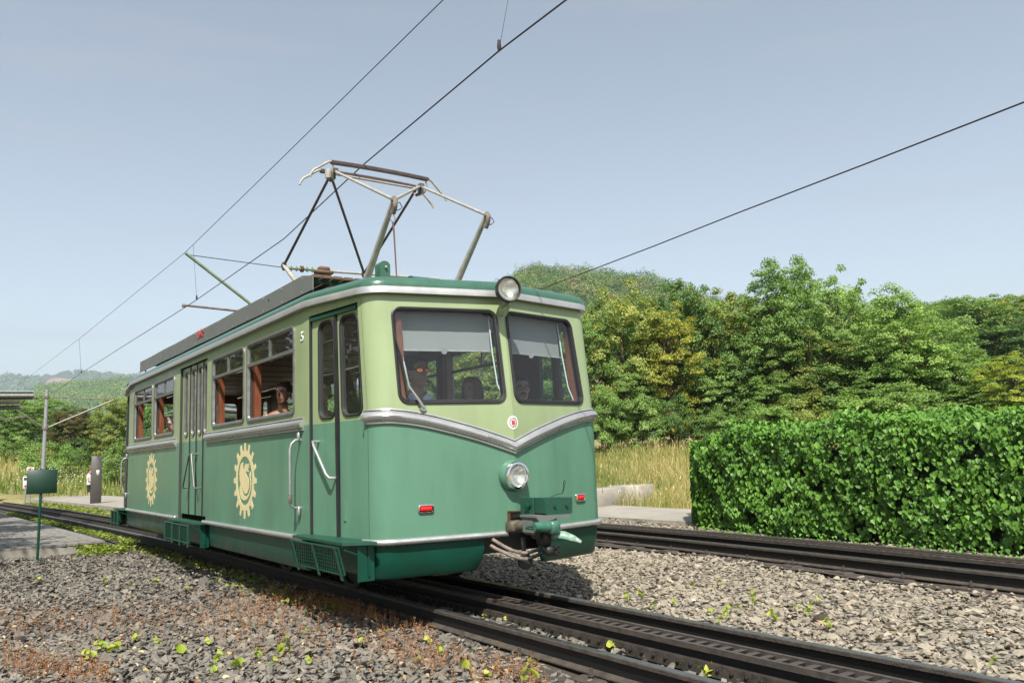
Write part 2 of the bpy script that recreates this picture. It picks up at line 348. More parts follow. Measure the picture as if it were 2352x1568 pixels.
def panel(name, s0, s1, z0, z1, holes, colfn, mats, parent, thick=.05, off=0.0, zlow=None, tone=None, lab=None, zst=.35):
    """wall sheet in (s, z) with holes, real thickness; colfn(s, z) gives the outer material index"""
    P = []; E = []
    def addpoly(pl, close=True):
        b = len(P); P.extend(Vector(p) for p in pl)
        for i in range(len(pl)-(0 if close else 1)): E.append((b+i, b+(i+1) % len(pl)))
    addpoly([(s0, z0), (s1, z0), (s1, z1), (s0, z1)])
    ss = sorted([v for v in list(HS)+[-v for v in HS] if s0+.004 < v < s1-.004])
    nz = max(2, int((z1-z0)/zst)); zz = [z0+(z1-z0)*k/nz for k in range(nz+1)]
    for v in ss: addpoly([(v, z0), (v, z1)], False)
    for z in zz[1:-1]: addpoly([(s0, z), (s1, z)], False)
    for h in holes: addpoly(h)
    for tl_ in (tone or []): addpoly(tl_, False)
    V, _, F, *_ = delaunay_2d_cdt(P, E, [], 0, 1e-5)
    def inside(pl, x, y):
        c = False; j = len(pl)-1
        for i in range(len(pl)):
            xi, yi = pl[i]; xj, yj = pl[j]
            if (yi > y) != (yj > y) and x < (xj-xi)*(y-yi)/(yj-yi)+xi: c = not c
            j = i
        return c
    bb = [(min(p[0] for p in h), max(p[0] for p in h), min(p[1] for p in h), max(p[1] for p in h)) for h in holes]
    keep = []
    for f in F:
        cx = sum(V[i].x for i in f)/len(f); cz = sum(V[i].y for i in f)/len(f)
        a = abs((V[f[1]].x-V[f[0]].x)*(V[f[2]].y-V[f[0]].y)-(V[f[2]].x-V[f[0]].x)*(V[f[1]].y-V[f[0]].y))
        if a < 1e-7 or not (s0 <= cx <= s1 and z0 <= cz <= z1): continue
        if any(b[0] <= cx <= b[1] and b[2] <= cz <= b[3] and inside(h, cx, cz) for b, h in zip(bb, holes)): continue
        keep.append((f, colfn(cx, cz)))
    zf = (lambda s, z: z) if not zlow else zlow
    n = len(V); vo = [SP(v.x, zf(v.x, v.y), off) for v in V]; vi = [SP(v.x, zf(v.x, v.y), off-thick) for v in V]
    mb = MB(); fs = []; ms = []; ed = {}
    for f, m in keep:
        fs.append(tuple(f)); ms.append(m); fs.append(tuple(n+i for i in f[::-1])); ms.append(len(mats)-1)
        for i in range(len(f)):
            k = (f[i], f[(i+1) % len(f)]); ed[k] = m
    for (a, b), m in ed.items():
        if (b, a) not in ed: fs.append((b, a, n+a, n+b)); ms.append(len(mats)-2)
    mb.v = [tuple(v) for v in vo+vi]; mb.f = fs; mb.m = ms
    me = bpy.data.meshes.new(name); me.from_pydata(mb.v, [], mb.f)
    for mt in mats: me.materials.append(mt)
    me.polygons.foreach_set('material_index', mb.m); me.polygons.foreach_set('use_smooth', [True]*len(me.polygons))
    bm = bmesh.new(); bm.from_mesh(me); bmesh.ops.delete(bm, geom=[v for v in bm.verts if not v.link_faces], context='VERTS'); bm.to_mesh(me); bm.free()
    me.set_sharp_from_angle(angle=radians(17))
    o = link(name, me, parent)
    if lab: o['label'] = lab
    return o
def sring(loopfn, prof, m=0, mb=None):
    """sweep a profile [(inset, off)] round a closed loop; loopfn(inset) -> [(s, z)]"""
    mb = mb or MB(); rings = [[SP(s, z, o) for s, z in loopfn(i)] for i, o in prof]
    return mb.loft(rings + [rings[0]], m, cap=False)
def spath(pts, prof, m=0, mb=None, mfn=None):
    """sweep a vertical profile [(dz, off)] along (s, z) points"""
    mb = mb or MB(); rings = [[SP(s, z+dz, o) for dz, o in prof] for s, z in pts]
    b = len(mb.f); mb.loft(rings, m)
    return mb
def sbox(s0, s1, z0, z1, o0, o1, m=0, mb=None, seg=1):
    mb = mb or MB(); rings = []
    for k in range(seg+1):
        s = s0+(s1-s0)*k/seg; rings.append([SP(s, z0, o0), SP(s, z1, o0), SP(s, z1, o1), SP(s, z0, o1)])
    return mb.loft(rings, m)
def dens(s0, s1, zf, step=.06):
    n = max(1, int(abs(s1-s0)/step)); L = [s0+(s1-s0)*k/n for k in range(n+1)]
    L = sorted(set(L + [v for v in list(HS)+[-v for v in HS] if min(s0, s1) < v < max(s0, s1)]), reverse=s1 < s0)
    return [(s, zf(s)) for s in L]

car = thing('railcar', 'vintage two tone green rack railway car with pantograph standing on the near track', 'rack railcar', (0, YC, 0))
BX = [0, .09, .18, .27, .36, .45, .54, .63, .72, .82, .92, 1.03, 1.2, 9]; BZ = [1.330, 1.364, 1.396, 1.427, 1.455, 1.481, 1.506, 1.530, 1.552, 1.573, 1.589, 1.600, 1.600, 1.600]
def belt_top(s): return float(np.interp(min(abs(s), SMAX-abs(s)), BX, BZ))
SD1, SD0 = s_y(6.02), s_y(6.92)          # front door
MD0, MD1 = s_y(10.28), s_y(11.64)
ST = SMAX
WIN = [(7.26, 8.686, 1.643, 2.468), (8.775, 10.03, 1.648, 2.462), (11.96, 13.24, 1.655, 2.458), (13.39, 14.78, 1.655, 2.462)]
def body_low(s, z):
    a = min(abs(s), ST-abs(s)); zb = .575 if a < SD1 else .555
    if a >= SD1: zb = .555
    return z if z > .75 else zb+(z-.47)/(.28)*(.75-zb)
def body_col(s, z):
    a = min(abs(s), ST-abs(s))
    return 0 if z > (belt_top(s)-.06 if a < SD1 else 1.538) else 1
holes = []; wins = []
FW = [rrect(-.99, -.047, 1.635, 2.425, .075), rrect(.033, .972, 1.635, 2.425, .075)]
def skew(pl, top):   # the windscreens narrow slightly towards the top
    return [(s+top(s)*(z-1.635)/.79, z) for s, z in pl]
def fwl(k, ins):
    if k == 0: return skew(rrect(-.962, -.046, 1.635, 2.43, .085, 6, ins), lambda s: -.015)
    return skew(rrect(.034, .955, 1.635, 2.43, .085, 6, ins), lambda s: -.045*(s-.034)/.92-.012)
for k in (0, 1): holes.append(fwl(k, .02))
for k in (0, 1):   # rear screens
    holes.append([((ST-abs(s))*(1 if s > 0 else -1), z) for s, z in fwl(k, .02)])
for sg in (-1, 1):
    for (y0, y1, z0, z1) in WIN:
        holes.append(rrect(*sorted((sg*s_y(y0), sg*s_y(y1))), z0, z1, .07, 5, .02))
    for a, b, zt in ((SD1, SD0, 2.488), (MD0, MD1, 2.505), (ST-SD0, ST-SD1, 2.488)):
        x0, x1 = sorted((sg*a, sg*b)); holes.append([(x0, .3), (x1, .3), (x1, zt), (x0, zt)])
holes.append([(-.078, .3), (.31, .3), (.31, .757), (-.078, .757)])   # coupler opening
tone = [[(s, belt_top(s)-.06) for s in np.linspace(-1.2, 1.2, 60)], [(-ST, 1.538), (-1.22, 1.538)], [(1.22, 1.538), (ST, 1.538)]]
shell = panel('body_shell', -ST, ST, .47, 2.60, holes, body_col, [PA['light'], PA['green'], PA['reveal'], PA['wood']], car, zlow=body_low, tone=tone)
# the tone line along the sides needs its own vertices: the belt hides it at the front, paint bands do the rest
def skirt_low(s):
    a = min(abs(s), ST-abs(s)); return .303 if a < 1.25 else .29
def skirt(s0, s1, name='skirt_panel', corner=None, lab=None):
    mb = MB(); n = max(2, int(abs(s1-s0)/.04)); up = []; lo = []
    L = [p[0] for p in dens(s0, s1, lambda s: 0, .05)]
    rings = []
    for s in L:
        zt = .59 if min(abs(s), ST-abs(s)) < SD1 else .57
        zb = skirt_low(s)
        for cs, r in (corner or []):
            d = abs(s-cs)
            if d < r: zb = zb + r*(1-sqrt(max(0, 1-((r-d)/r)**2)))
        rings.append([SP(s, zt, -.012), SP(s, (zt+zb)/2, -.014), SP(s, zb+.02, -.022), SP(s, zb, -.035), SP(s, zb, -.05), SP(s, zt, -.04)])
    mb.loft(rings); return mb.obj(name, PA['dark'], car, label=lab)
skirt(-s_y(6.0), -.285, corner=[(-.285, .09)])
skirt(.31, s_y(6.0), corner=[(.31, .09)])
skirt(-s_y(10.15), -s_y(7.0)); skirt(-s_y(16.05), -s_y(11.75)); skirt(s_y(7.0), s_y(10.2)); skirt(s_y(11.75), s_y(16.05))
skirt(-ST+.3, -s_y(16.2)); skirt(ST-.3, s_y(16.2))
# rub rails
def rub(s0, s1, zc):
    prof = [(.022, .0), (.024, .012), (.019, .026), (.008, .036), (-.006, .036), (-.018, .026), (-.024, .012), (-.022, .0)]
    mb = spath(dens(s0, s1, lambda s: zc), prof)
    for e in (s0, s1):
        mb.box(SP(e, zc, .016), (.03, .03, .05), bev=.012)
    mb.obj('rub_rail', PA['alu'], car)
rub(-s_y(6.03), -.10, .583); rub(.34, s_y(6.03), .583)
rub(-s_y(10.33), -s_y(7.05), .562); rub(-s_y(15.2), -s_y(11.76), .558); rub(s_y(7.05), s_y(10.3), .562); rub(s_y(11.76), s_y(15.2), .558)
# belt mouldings
BP = [(0, 0), (.002, .012), (-.008, .016), (-.010, .010), (-.016, .010), (-.018, .022), (-.034, .040), (-.054, .047), (-.074, .042), (-.090, .028), (-.094, .014), (-.100, .012), (-.102, .020), (-.114, .018), (-.116, 0)]
def belt(s0, s1, zf, bands=True):
    mb = spath(dens(s0, s1, zf, .04), BP)
    o = mb.obj('belt_moulding', PA['alu'], car, smooth=35)
    for dz in (-.013, -.097):
        spath(dens(s0, s1, zf, .04), [(dz+.003, .006), (dz+.003, .0125), (dz-.003, .0125), (dz-.003, .006)]).obj('rubber_line', PA['rubber'], o)
belt(-s_y(6.0), 0, belt_top); belt(0, s_y(6.0), belt_top)
for sg in (-1, 1):
    belt(sg*s_y(10.27), sg*s_y(7.04), lambda s: 1.607); belt(sg*s_y(15.2), sg*s_y(11.8), lambda s: 1.607)
for sg in (-1, 1):
    q = sg*(SD1-.055); sbox(q-.0016, q+.0016, .61, 1.47, -.002, .0006).obj('panel_seam', PA['rubber'], car); sbox(q-.0012, q+.0012, 1.61, 2.52, -.002, .0006).obj('panel_seam', PA['rubber'], car)
# gutter and roof
def zg(s):
    a = min(abs(s), ST-abs(s)); return 2.535+.035*min(1, max(0, (a-1.2)/1.0))
full = [v for v in dens(-ST, ST, zg, .25)]
GP = [(0, 0), (-.004, .045), (.0, .052), (.048, .052), (.056, .046), (.056, -.02), (.0, -.02)]
spath(full, GP).obj('rain_gutter', PA['gutter'], car)
mb = MB(); rings = []
plan = [(s, zg(s)) for s, _ in full]
for d, dz in ((-.035, .05), (-.034, .08), (-.022, .108), (.003, .13), (.05, .150), (.15, .168), (.35, .185), (.7, .21), (1.0, .222), (1.249, .226)):
    ring = []
    for s, z in plan:
        p = SP(s, z, 0); k = 1-d/1.25; ky = 1-d/5.5
        q = Vector((p.x*k, YC+(p.y-YC)*ky, z+.0055*max(0, p.y-7)*1.05+dz))
        ring.append(q)
    rings.append(ring[:-1])
mb.loft(rings, cap=False); mb.obj('roof', PA['roof'], car, smooth=40)
_pl = [SP(s, 1.0, -.052) for s, _ in full[:-1]]
for nm, z_, m_ in (('ceiling', 2.565, 'ceil'), ('cabin_floor', .70, 'floor_in')):
    MB().prism([(p.x, p.y if nm != 'ceiling' else YC+(p.y-YC)*.98) for p in _pl], z_, z_+.04, lambda u, v, h: Vector((u, v, h))).obj(nm, PA[m_], car, smooth=0)
for y in np.arange(6.9, 15.6, .72):
    MB().box((0, y, 2.561), (2.3, .02, .008)).obj('ceiling_rib', PA['wood'], car)
for y in (7.9, 10.3, 12.6, 14.6):
    MB().lathe([(.075, 0), (.07, -.02), (.04, -.035), (.0, -.04)], (0, y, 2.56), seg=16).obj('ceiling_lamp', PA['white'], car)
for x in (-.62, .62):
    MB().tube([(x, 6.8, 2.45), (x, 15.4, 2.45)], .012, 6).obj('grab_pole', PA['chrome'], car)
# windscreens
for k in (0, 1):
    mb = sring(lambda i, k=k: fwl(k, i), [(-.001, 0), (.0, .012), (.006, .016), (.015, .014), (.018, .007), (.021, .012), (.027, .010), (.031, -.004), (.029, -.03), (.002, -.03)])
    fr = mb.obj('windscreen_frame', PA['rubber'], car)
    for side, sgn in (('f', 1), ('r', -1)):
        mb = MB()
        if sgn == 1: mb.add([SP(s, z, -.012) for s, z in fwl(k, .022)], [tuple(range(28))])
        else: mb.add([SP((ST-abs(s))*(1 if s > 0 else -1), z, -.012) for s, z in fwl(k, .015)], [tuple(range(28))])
        mb.obj('windscreen', PA['shield'], car, smooth=0)
# blinds and guide cords behind the windscreens
for a, b, zb in ((-.925, -.085, 2.085), (.045, .83, 2.082)):
    mb = MB(); n = 14; rings = []
    for k in range(n+1):
        s = a+(b-a)*k/n; w = .0008*sin(k*1.9)
        rings.append([SP(s, 2.45, -.115+w), SP(s, zb+.18, -.117+w*1.5), SP(s, zb, -.119), SP(s, zb, -.124), SP(s, 2.45, -.122)])
    mb.loft(rings); bl = mb.obj('sun_blind', PA['blind'], car)
    mb = spath([(a, zb), (b, zb)], [(.006, -.113), (.006, -.129), (-.006, -.129), (-.006, -.113)]); mb.obj('bottom_bar', PA['pan'], bl)
    m_ = (a+b)/2-.01
    mb = MB(); mb.lathe([(.026, 0), (.026, .004)], SP(m_, zb-.006, -.112), axis=(-.2, -1, 0), seg=18); mb.obj('pull_tab', PA['blind'], bl)
for s_, t in ((-.075, -.02), (.86, -.06)):
    MB().tube([SP(s_+t*.5, 2.40, -.10), SP(s_+t*.2, 2.08, -.10), SP(s_+.01, 1.80, -.09), SP(s_+.05, 1.66, -.07)], .006, 6).obj('blind_cord', PA['white'], car)
# wooden corner posts inside
for sg in (-1, 1):
    for (y0, y1, z0, z1) in WIN:
        for yy in (y0+.05, y1-.05):
            q = s_y(yy)*sg
            sbox(q-.035, q+.035, z0, z1-.0, -.055, -.12).obj('window_post', PA['wood'], car)
    q = sg*.93; sbox(q-.03, q+.05, 1.6, 2.45, -.052, -.10).obj('window_post', PA['wood'], car)
# side windows
for sg in (-1, 1):
    for (y0, y1, z0, z1) in WIN:
        a, b = sorted((sg*s_y(y0), sg*s_y(y1)))
        mb = sring(lambda i: rrect(a, b, z0, z1, .075, 5, i), [(-.002, 0), (0, .012), (.012, .016), (.03, .012), (.04, .002), (.043, -.02), (.0, -.02)])
        fr = mb.obj('side_window', PA['frame'], car)
        zb = 2.237
        sbox(a+.03, b-.03, zb-.02, zb+.014, -.022, .010).obj('transom', PA['frame'], fr)
        c = (a+b)/2; sbox(c-.011, c+.011, zb+.014, z1-.03, -.02, .006).obj('mullion', PA['frame'], fr)
        for u, v in ((a+.035, c-.011), (c+.011, b-.035)):
            MB().add([SP(u, zb+.01, -.008), SP(v, zb+.01, -.008), SP(v, z1-.035, -.008), SP(u, z1-.035, -.008)], [(0, 1, 2, 3)]).obj('pane', PA['glass'], fr, smooth=0)
        if sg == 1:
            MB().add([SP(a+.035, z0+.03, -.012), SP(b-.035, z0+.03, -.012), SP(b-.035, zb-.02, -.012), SP(a+.035, zb-.02, -.012)], [(0, 1, 2, 3)]).obj('pane', PA['glass'], fr, smooth=0)
# doors
def leaf(sg, ya, yb, z0, z1, wy0, wy1, wz0, wz1, r, off=-.028, seal='rubber'):
    a, b = sorted((sg*s_y(ya), sg*s_y(yb))); wa, wb = sorted((sg*s_y(wy0), sg*s_y(wy1)))
    hole = rrect(wa, wb, wz0, wz1, r, 6, .012)
    o = panel('door_leaf', a, b, z0, z1, [hole], lambda s, z: 0 if z > 1.535 else 1, [PA['light'], PA['green'], PA['reveal'], PA['wood']], car, thick=.03, off=off, tone=[[(a, 1.535), (b, 1.535)]])
    sring(lambda i: rrect(wa, wb, wz0, wz1, r, 6, i), [(-.008, off), (-.007, off+.010), (.0, off+.014), (.009, off+.010), (.013, off-.01), (.0, off-.02)]).obj('window_seal', PA[seal], o)
    MB().add([SP(s, z, off-.012) for s, z in rrect(wa, wb, wz0, wz1, r, 6, .012)], [tuple(range(28))]).obj('pane', PA['glass'], o, smooth=0)
    return o
for sg in (-1, 1):
    for fl in (False, True):
        q = (lambda y: 2*YC-y) if fl else (lambda y: y)
        l1 = leaf(sg, q(6.915), q(6.475), .59, 2.47, q(6.79), q(6.505), 1.575, 2.41, .085)
        l2 = leaf(sg, q(6.445), q(6.03), .59, 2.47, q(6.395), q(6.07), 1.575, 2.41, .085)
        q0, q1 = sorted((sg*s_y(q(6.448)), sg*s_y(q(6.472))))
        sbox(q0, q1, .59, 2.44, -.04, -.004).obj('rubber_joint', PA['rubber'], l1)
        q0, q1 = sorted((sg*s_y(q(6.912)), sg*s_y(q(6.93)))); sbox(q0, q1, .57, 2.47, -.05, -.012).obj('rubber_joint', PA['rubber'], l1)
        if not fl:
            sbox(*sorted((sg*s_y(6.05), sg*s_y(6.9))), 2.44, 2.47, -.025, .004).obj('door_track', PA['oldgreen'], car)
            p = [SP(sg*s_y(6.80), 1.385, -.028), SP(sg*s_y(6.795), 1.385, .035), SP(sg*s_y(6.76), 1.35, .045), SP(sg*s_y(6.55), 1.11, .045), SP(sg*s_y(6.52), 1.08, .035), SP(sg*s_y(6.51), 1.075, -.028)]
            MB().tube(p, .013, 10, flat=.7).obj('door_handle', PA['galv'], l1)
            sbox(*sorted((sg*s_y(6.35), sg*s_y(6.39))), .73, .88, -.03, -.02).obj('lock_plate', PA['green'], l2)
    for ya, yb, wc in ((11.61, 11.19, 11.385), (11.175, 10.86, 11.02), (10.845, 10.535, 10.69), (10.52, 10.30, 10.405)):
        l = leaf(sg, ya, yb, .62, 2.49, wc+.085, wc-.085, 1.60, 2.44, .08, seal='frame')
        sbox(*sorted((sg*s_y(yb-.012), sg*s_y(yb+.004))), .62, 2.49, -.045, -.016).obj('rubber_joint', PA['rubber'], l)
    for (ya, yb) in ((10.88, 11.22), (10.80, 10.62)):
        p = [SP(sg*s_y(ya), 1.37, -.028), SP(sg*s_y(ya), 1.375, .04), SP(sg*s_y(ya+(yb-ya)*.1), 1.35, .05), SP(sg*s_y(yb-(yb-ya)*.1), .98, .05), SP(sg*s_y(yb), .955, .04), SP(sg*s_y(yb), .955, -.028)]
        MB().tube(p, .010, 8).obj('door_handle', PA['frame'], car)
    # grab rails beside the doors
    for yy in (7.12, 15.30):
        s = sg*s_y(yy)
        p = [SP(s, 1.41, .0), SP(s, 1.41, .05), SP(s, 1.38, .085), SP(s, 1.33, .10), SP(s, .88, .10), SP(s, .84, .085), SP(s, .82, .05), SP(s, .82, .0)]
        g = MB().tube(p, .0115, 10).obj('grab_rail', PA['galv'], car)
        MB().box(SP(s, 1.44, .02), (.03, .03, .08), bev=.01).box(SP(s, .79, .02), (.03, .03, .09), bev=.01).obj('bracket', PA['galv'], g)
        MB().tube([SP(s, .94, .10), SP(s, .87, .10)], .018, 8).obj('sleeve', PA['hose'], g)
# emblems
GE = []
for k in range(16):
    for da, rr in ((-11.25, .79), (-6.2, .80), (-3.4, 1.0), (3.4, 1.0), (6.2, .80)):
        q = radians(k*22.5+da); GE.append((rr*cos(q), rr*sin(q)))
_dr = [(378,622),(362,632),(350,655),(342,690),(346,700),(335,722),(344,738),(333,768),(343,790),(334,822),(345,832),(337,856),(351,862),(345,892),(356,884),(350,908),(341,938),(338,980),(345,1030),(362,1075),(385,1095),(412,1099),(440,1082),(465,1040),(480,980),(489,905),(486,845),(474,790),(484,802),(479,736),(461,778),(468,792),(477,850),(478,905),(473,960),(460,1008),(440,1038),(415,1046),(390,1026),(376,985),(371,945),(382,942),(391,982),(409,1014),(430,1018),(448,995),(460,950),(463,890),(457,830),(443,797),(430,782),(424,758),(428,738),(442,734),(455,754),(458,735),(448,715),(455,700),(466,682),(449,668),(463,655),(455,640),(432,648),(416,640),(411,660),(399,672),(409,690),(396,706),(386,700),(383,670),(389,645)]
DRAGON = [((x-408)/147, -(y-853)/474) for x, y in _dr]
def flat2d(name, outer, holes_, fn, h0, h1, m, parent):
    P = []; E = []
    for pl in [outer]+holes_:
        b = len(P); P += [Vector(p) for p in pl]; E += [(b+i, b+(i+1) % len(pl)) for i in range(len(pl))]
    V, _, F, *_ = delaunay_2d_cdt(P, E, [], 0, 1e-6)
    def ins(pl, x, y):
        c = False; j = len(pl)-1
        for i in range(len(pl)):
            if (pl[i][1] > y) != (pl[j][1] > y) and x < (pl[j][0]-pl[i][0])*(y-pl[i][1])/(pl[j][1]-pl[i][1])+pl[i][0]: c = not c
            j = i
        return c
    mb = MB(); n = len(V); mb.v = [tuple(fn(v.x, v.y, h1)) for v in V] + [tuple(fn(v.x, v.y, h0)) for v in V]; ed = set()
    for f in F:
        cx = sum(V[i].x for i in f)/3; cy = sum(V[i].y for i in f)/3
        if not ins(outer, cx, cy) or any(ins(h, cx, cy) for h in holes_): continue
        mb.f.append(tuple(f)); mb.f.append(tuple(n+i for i in f[::-1])); mb.m += [0, 0]
        for i in range(3): ed.add((f[i], f[(i+1) % 3]))
    for a, b in ed:
        if (b, a) not in ed: mb.f.append((b, a, n+a, n+b)); mb.m.append(0)
    me = mb.mesh(name, m, 0); o = link(name, me, parent); return o
CIRC = lambda r, n=36: [(r*cos(2*pi*k/n), r*sin(2*pi*k/n)) for k in range(n)]
for sg, yc in ((-1, 8.745), (-1, 13.37), (1, 8.745), (1, 13.37)):
    fn = lambda u, v, h, sg=sg, yc=yc: SP(sg*s_y(yc + sg*u*.39), 1.05+v*.39, h)
    e = flat2d('gear_emblem', GE, [CIRC(.64)], fn, .0005, .003, PA['cream'], car)
    flat2d('dragon_figure', DRAGON, [], fn, .0005, .003, PA['cream'], e)
fn = lambda u, v, h: SP(u*.054*(1 if u else 1), 1.472+v*.056, h)
st = flat2d('round_sticker', CIRC(1.0), [], fn, .001, .003, PA['white'], car)
flat2d('gear_mark', [(x*.78, y*.78) for x, y in GE], [CIRC(.56)], fn, .003, .0045, PA['board'], st)
flat2d('dragon_mark', [(x*.75, y*.75) for x, y in DRAGON], [], fn, .003, .0045, PA['redp'], st)
# lettering
def text3d(name, body, size, fn, m, parent, shear=0.0, ext=.004):
    cu = bpy.data.curves.new(name, 'FONT'); cu.body = body; cu.size = 1.0; cu.align_x = 'CENTER'; cu.align_y = 'CENTER'; cu.resolution_u = 4; cu.shear = shear; cu.offset = .018 if body == '5' else -.012
    to = bpy.data.objects.new('t', cu); COL.objects.link(to); bpy.context.view_layer.update()
    dg = bpy.context.evaluated_depsgraph_get(); me = bpy.data.meshes.new_from_object(to.evaluated_get(dg)); bpy.data.objects.remove(to)
    bm = bmesh.new(); bm.from_mesh(me); r = bmesh.ops.extrude_face_region(bm, geom=bm.faces[:])
    for v in [g for g in r['geom'] if isinstance(g, bmesh.types.BMVert)]: v.co.z += 1
    for v in bm.verts: v.co = fn(v.co.x*size, v.co.y*size, ext if v.co.z > .5 else .0005)
    bmesh.ops.recalc_face_normals(bm, faces=bm.faces); bm.to_mesh(me); bm.free(); me.name = name
    me.materials.clear(); me.materials.append(m); return link(name, me, parent)
text3d('number_five', '5', .126, lambda u, v, h: SP(-s_y(7.078-u*1.4), 2.326+v, h), PA['white'], car)
# lamps
hl = MB().lathe([(.125, -.03), (.128, .0), (.12, .03), (.108, .05)], (-.022, 5.602, 1.041), axis=(0, -1, 0), seg=40, close=False).obj('headlamp', PA['green'], car)
MB().lathe([(.112, .035), (.116, .055), (.108, .075), (.092, .078), (.084, .068), (.082, .055)], (-.022, 5.602, 1.041), axis=(0, -1, 0), seg=40, close=False).obj('chrome_ring', PA['chrome'], hl)
MB().lathe([(.084, .058), (.06, .03), (.03, .012), (.0, .008)], (-.022, 5.602, 1.041), axis=(0, -1, 0), seg=32, close=False).obj('reflector', PA['reflector'], hl)
def lens(c, R, b, ax, ribs, par, nm='lens'):
    ax = Vector(ax).normalized(); hx = Vector((0, 0, 1)).cross(ax).normalized(); up = Vector((0, 0, 1)); mb = MB(); n = 24; vs = []; fs = []
    for i in range(8):
        for j in range(n):
            r = R*(i+.02)/7.02; q = 2*pi*j/n; x = r*cos(q); y = r*sin(q)
            h = b*(1-(r/R)**2) + (.0016*sin(x*ribs) if ribs else 0)
            vs.append(Vector(c)+hx*x+up*y+ax*h)
    for i in range(7):
        for j in range(n): fs.append((i*n+j, i*n+(j+1) % n, (i+1)*n+(j+1) % n, (i+1)*n+j))
    fs.append(tuple(range(n))); mb.add(vs, fs); return mb.obj(nm, PA['lampglass'], par)
lens((-.022, 5.602-.062, 1.041), .085, .014, (0, -1, 0), 420, hl)
sp = MB().lathe([(.02, .11), (.07, .10), (.10, .06), (.108, .02), (.110, -.015), (.104, -.025), (.095, -.022)], (-.07, 5.50, 2.567), axis=(.28, 1, .02), seg=36, close=False).obj('roof_spotlight', PA['rubber'], car)
MB().lathe([(.094, .0), (.07, .03), (.035, .05), (.0, .055)], (-.069, 5.505, 2.567), axis=(.28, 1, .02), seg=32, close=False).obj('reflector', PA['reflector'], sp)
lens((-.07, 5.50, 2.567), .097, .018, (-.28, -1, -.02), 380, sp)
MB().box((-.05, 5.58, 2.455), (.05, .05, .02), bev=.005).tube([(-.05, 5.6, 2.36), (-.03, 5.57, 2.42), (-.05, 5.545, 2.46)], .013, 8).tube([(-.05, 5.65, 2.44), (-.05, 5.55, 2.455)], .014, 8).box((-.04, 5.655, 2.42), (.04, .03, .10), bev=.005).obj('bracket', PA['light'], sp)
for x, z in ((-.752, .82), (.80, .814)):
    s = s_x(x); w, h = .064, .034
    b = sring(lambda i: rrect(s-w, s+w, z-h, z+h, .018, 4, i), [(0, 0), (.002, .016), (.010, .020), (.016, .014), (.018, 0)]).obj('marker_lamp', PA['chrome'], car)
    MB().loft([[SP(a, c, o) for a, c in rrect(s-w, s+w, z-h, z+h, .012, 4, i)] for i, o in ((.016, .005), (.018, .022), (.026, .027))]).obj('red_lens', PA['lens'], b)
# wiper
wp = MB().tube([SP(s_x(-.754), 1.594, .0), SP(s_x(-.754), 1.594, .035)], [.03, .02], 14).tube([SP(s_x(-.754), 1.60, .03), SP(s_x(-.79), 1.66, .04), SP(s_x(-.862), 1.775, .04), SP(s_x(-.885), 1.95, .036), SP(s_x(-.892), 2.0, .03)], [.014, .012, .009, .008, .006], 8).obj('wiper', PA['galv'], car)
MB().tube([SP(s_x(-.945), 2.215, .022), SP(s_x(-.90), 1.97, .024), SP(s_x(-.868), 1.67, .022)], .008, 5).tube([SP(s_x(-.93), 2.12, .03), SP(s_x(-.893), 1.985, .036), SP(s_x(-.885), 1.85, .03)], .005, 5).obj('wiper_blade', PA['rubber'], wp)
# steps
def step(y0, y1, xo, zt, xi, grille_open=.06, bars=3):
    t = MB(); t.prism([(-xi, y0-.10 if y0 < 7 else y0-.18), (-xo-.02, y0+.06), (-xo-.02, y1), (-xi, y1+.02)], zt-.022, zt, lambda u, v, h: Vector((u, v, h)))
    o = t.obj('step_board', PA['oldgreen'], car, smooth=0)
    wb_ = (xo-xi)*.55+.03; b = MB().box((-xi-wb_/2+.03, y0+.02, zt-.16), (wb_, .012, .27)).box((-xi-wb_/2+.03, y1-.02, zt-.16), (wb_, .012, .27)).tube([(-xi-.02, y0+.028, zt-.13), (-xo-.02, y0+.028, zt-.05)], .007, 6).box((-xi-.02, (y0+y1)/2, zt-.14), (.012, y1-y0, .24))
    b.obj('step_bracket', PA['dark'], o, smooth=0)
    za, zb = zt-.235, zt-.035; m = MB(); X = lambda z: -xo-.06+grille_open*(zb-z)/(zb-za)
    L = y1-y0-.10; ya = y0+.04; n = int(L/.042)
    h = zb-za
    for k in range(-5, n+6):
        for sgn in (1, -1):
            a0 = ya+k*.042; pa = (a0, za); pb = (a0+sgn*h*.75, zb)
            t0, t1 = 0.0, 1.0
            if abs(pb[0]-pa[0]) > 1e-6:
                for lim, s_ in ((ya, 1), (ya+L, -1)):
                    tt = (lim-pa[0])/(pb[0]-pa[0])
                    if s_*(pb[0]-pa[0]) > 0:
                        if s_ == 1: t0 = max(t0, tt)
                        else: t0 = max(t0, tt)
                    else: t1 = min(t1, tt)
            if t1-t0 < .03: continue
            f = lambda t: Vector((X(pa[1]+(pb[1]-pa[1])*t)+.003*sgn, pa[0]+(pb[0]-pa[0])*t, pa[1]+(pb[1]-pa[1])*t))
            q0, q1 = f(t0), f(t1)
            if not (ya-.01 <= q0.y <= ya+L+.01 and ya-.01 <= q1.y <= ya+L+.01): continue
            m.tube([q0, q1], .0042, 4, cap=False)
    g = m.obj('step_grille', PA['oldgreen'], o, kind='stuff')
    MB().tube([Vector((X(z), y, z)) for y, z in ((ya, za), (ya, zb), (ya+L, zb), (ya+L, za), (ya, za))], .009, 6).obj('grille_frame', PA['dark'], o)
    for k in range(bars):
        y = ya + L*(k+.12)/(bars-.75)
        MB().loft([[(X(z)-.014, y-.016, z), (X(z)-.014, y+.016, z), (X(z)-.004, y+.016, z), (X(z)-.004, y-.016, z)] for z in (za-.045, zb+.005)]).obj('grille_bar', PA['oldgreen'], o, smooth=0)
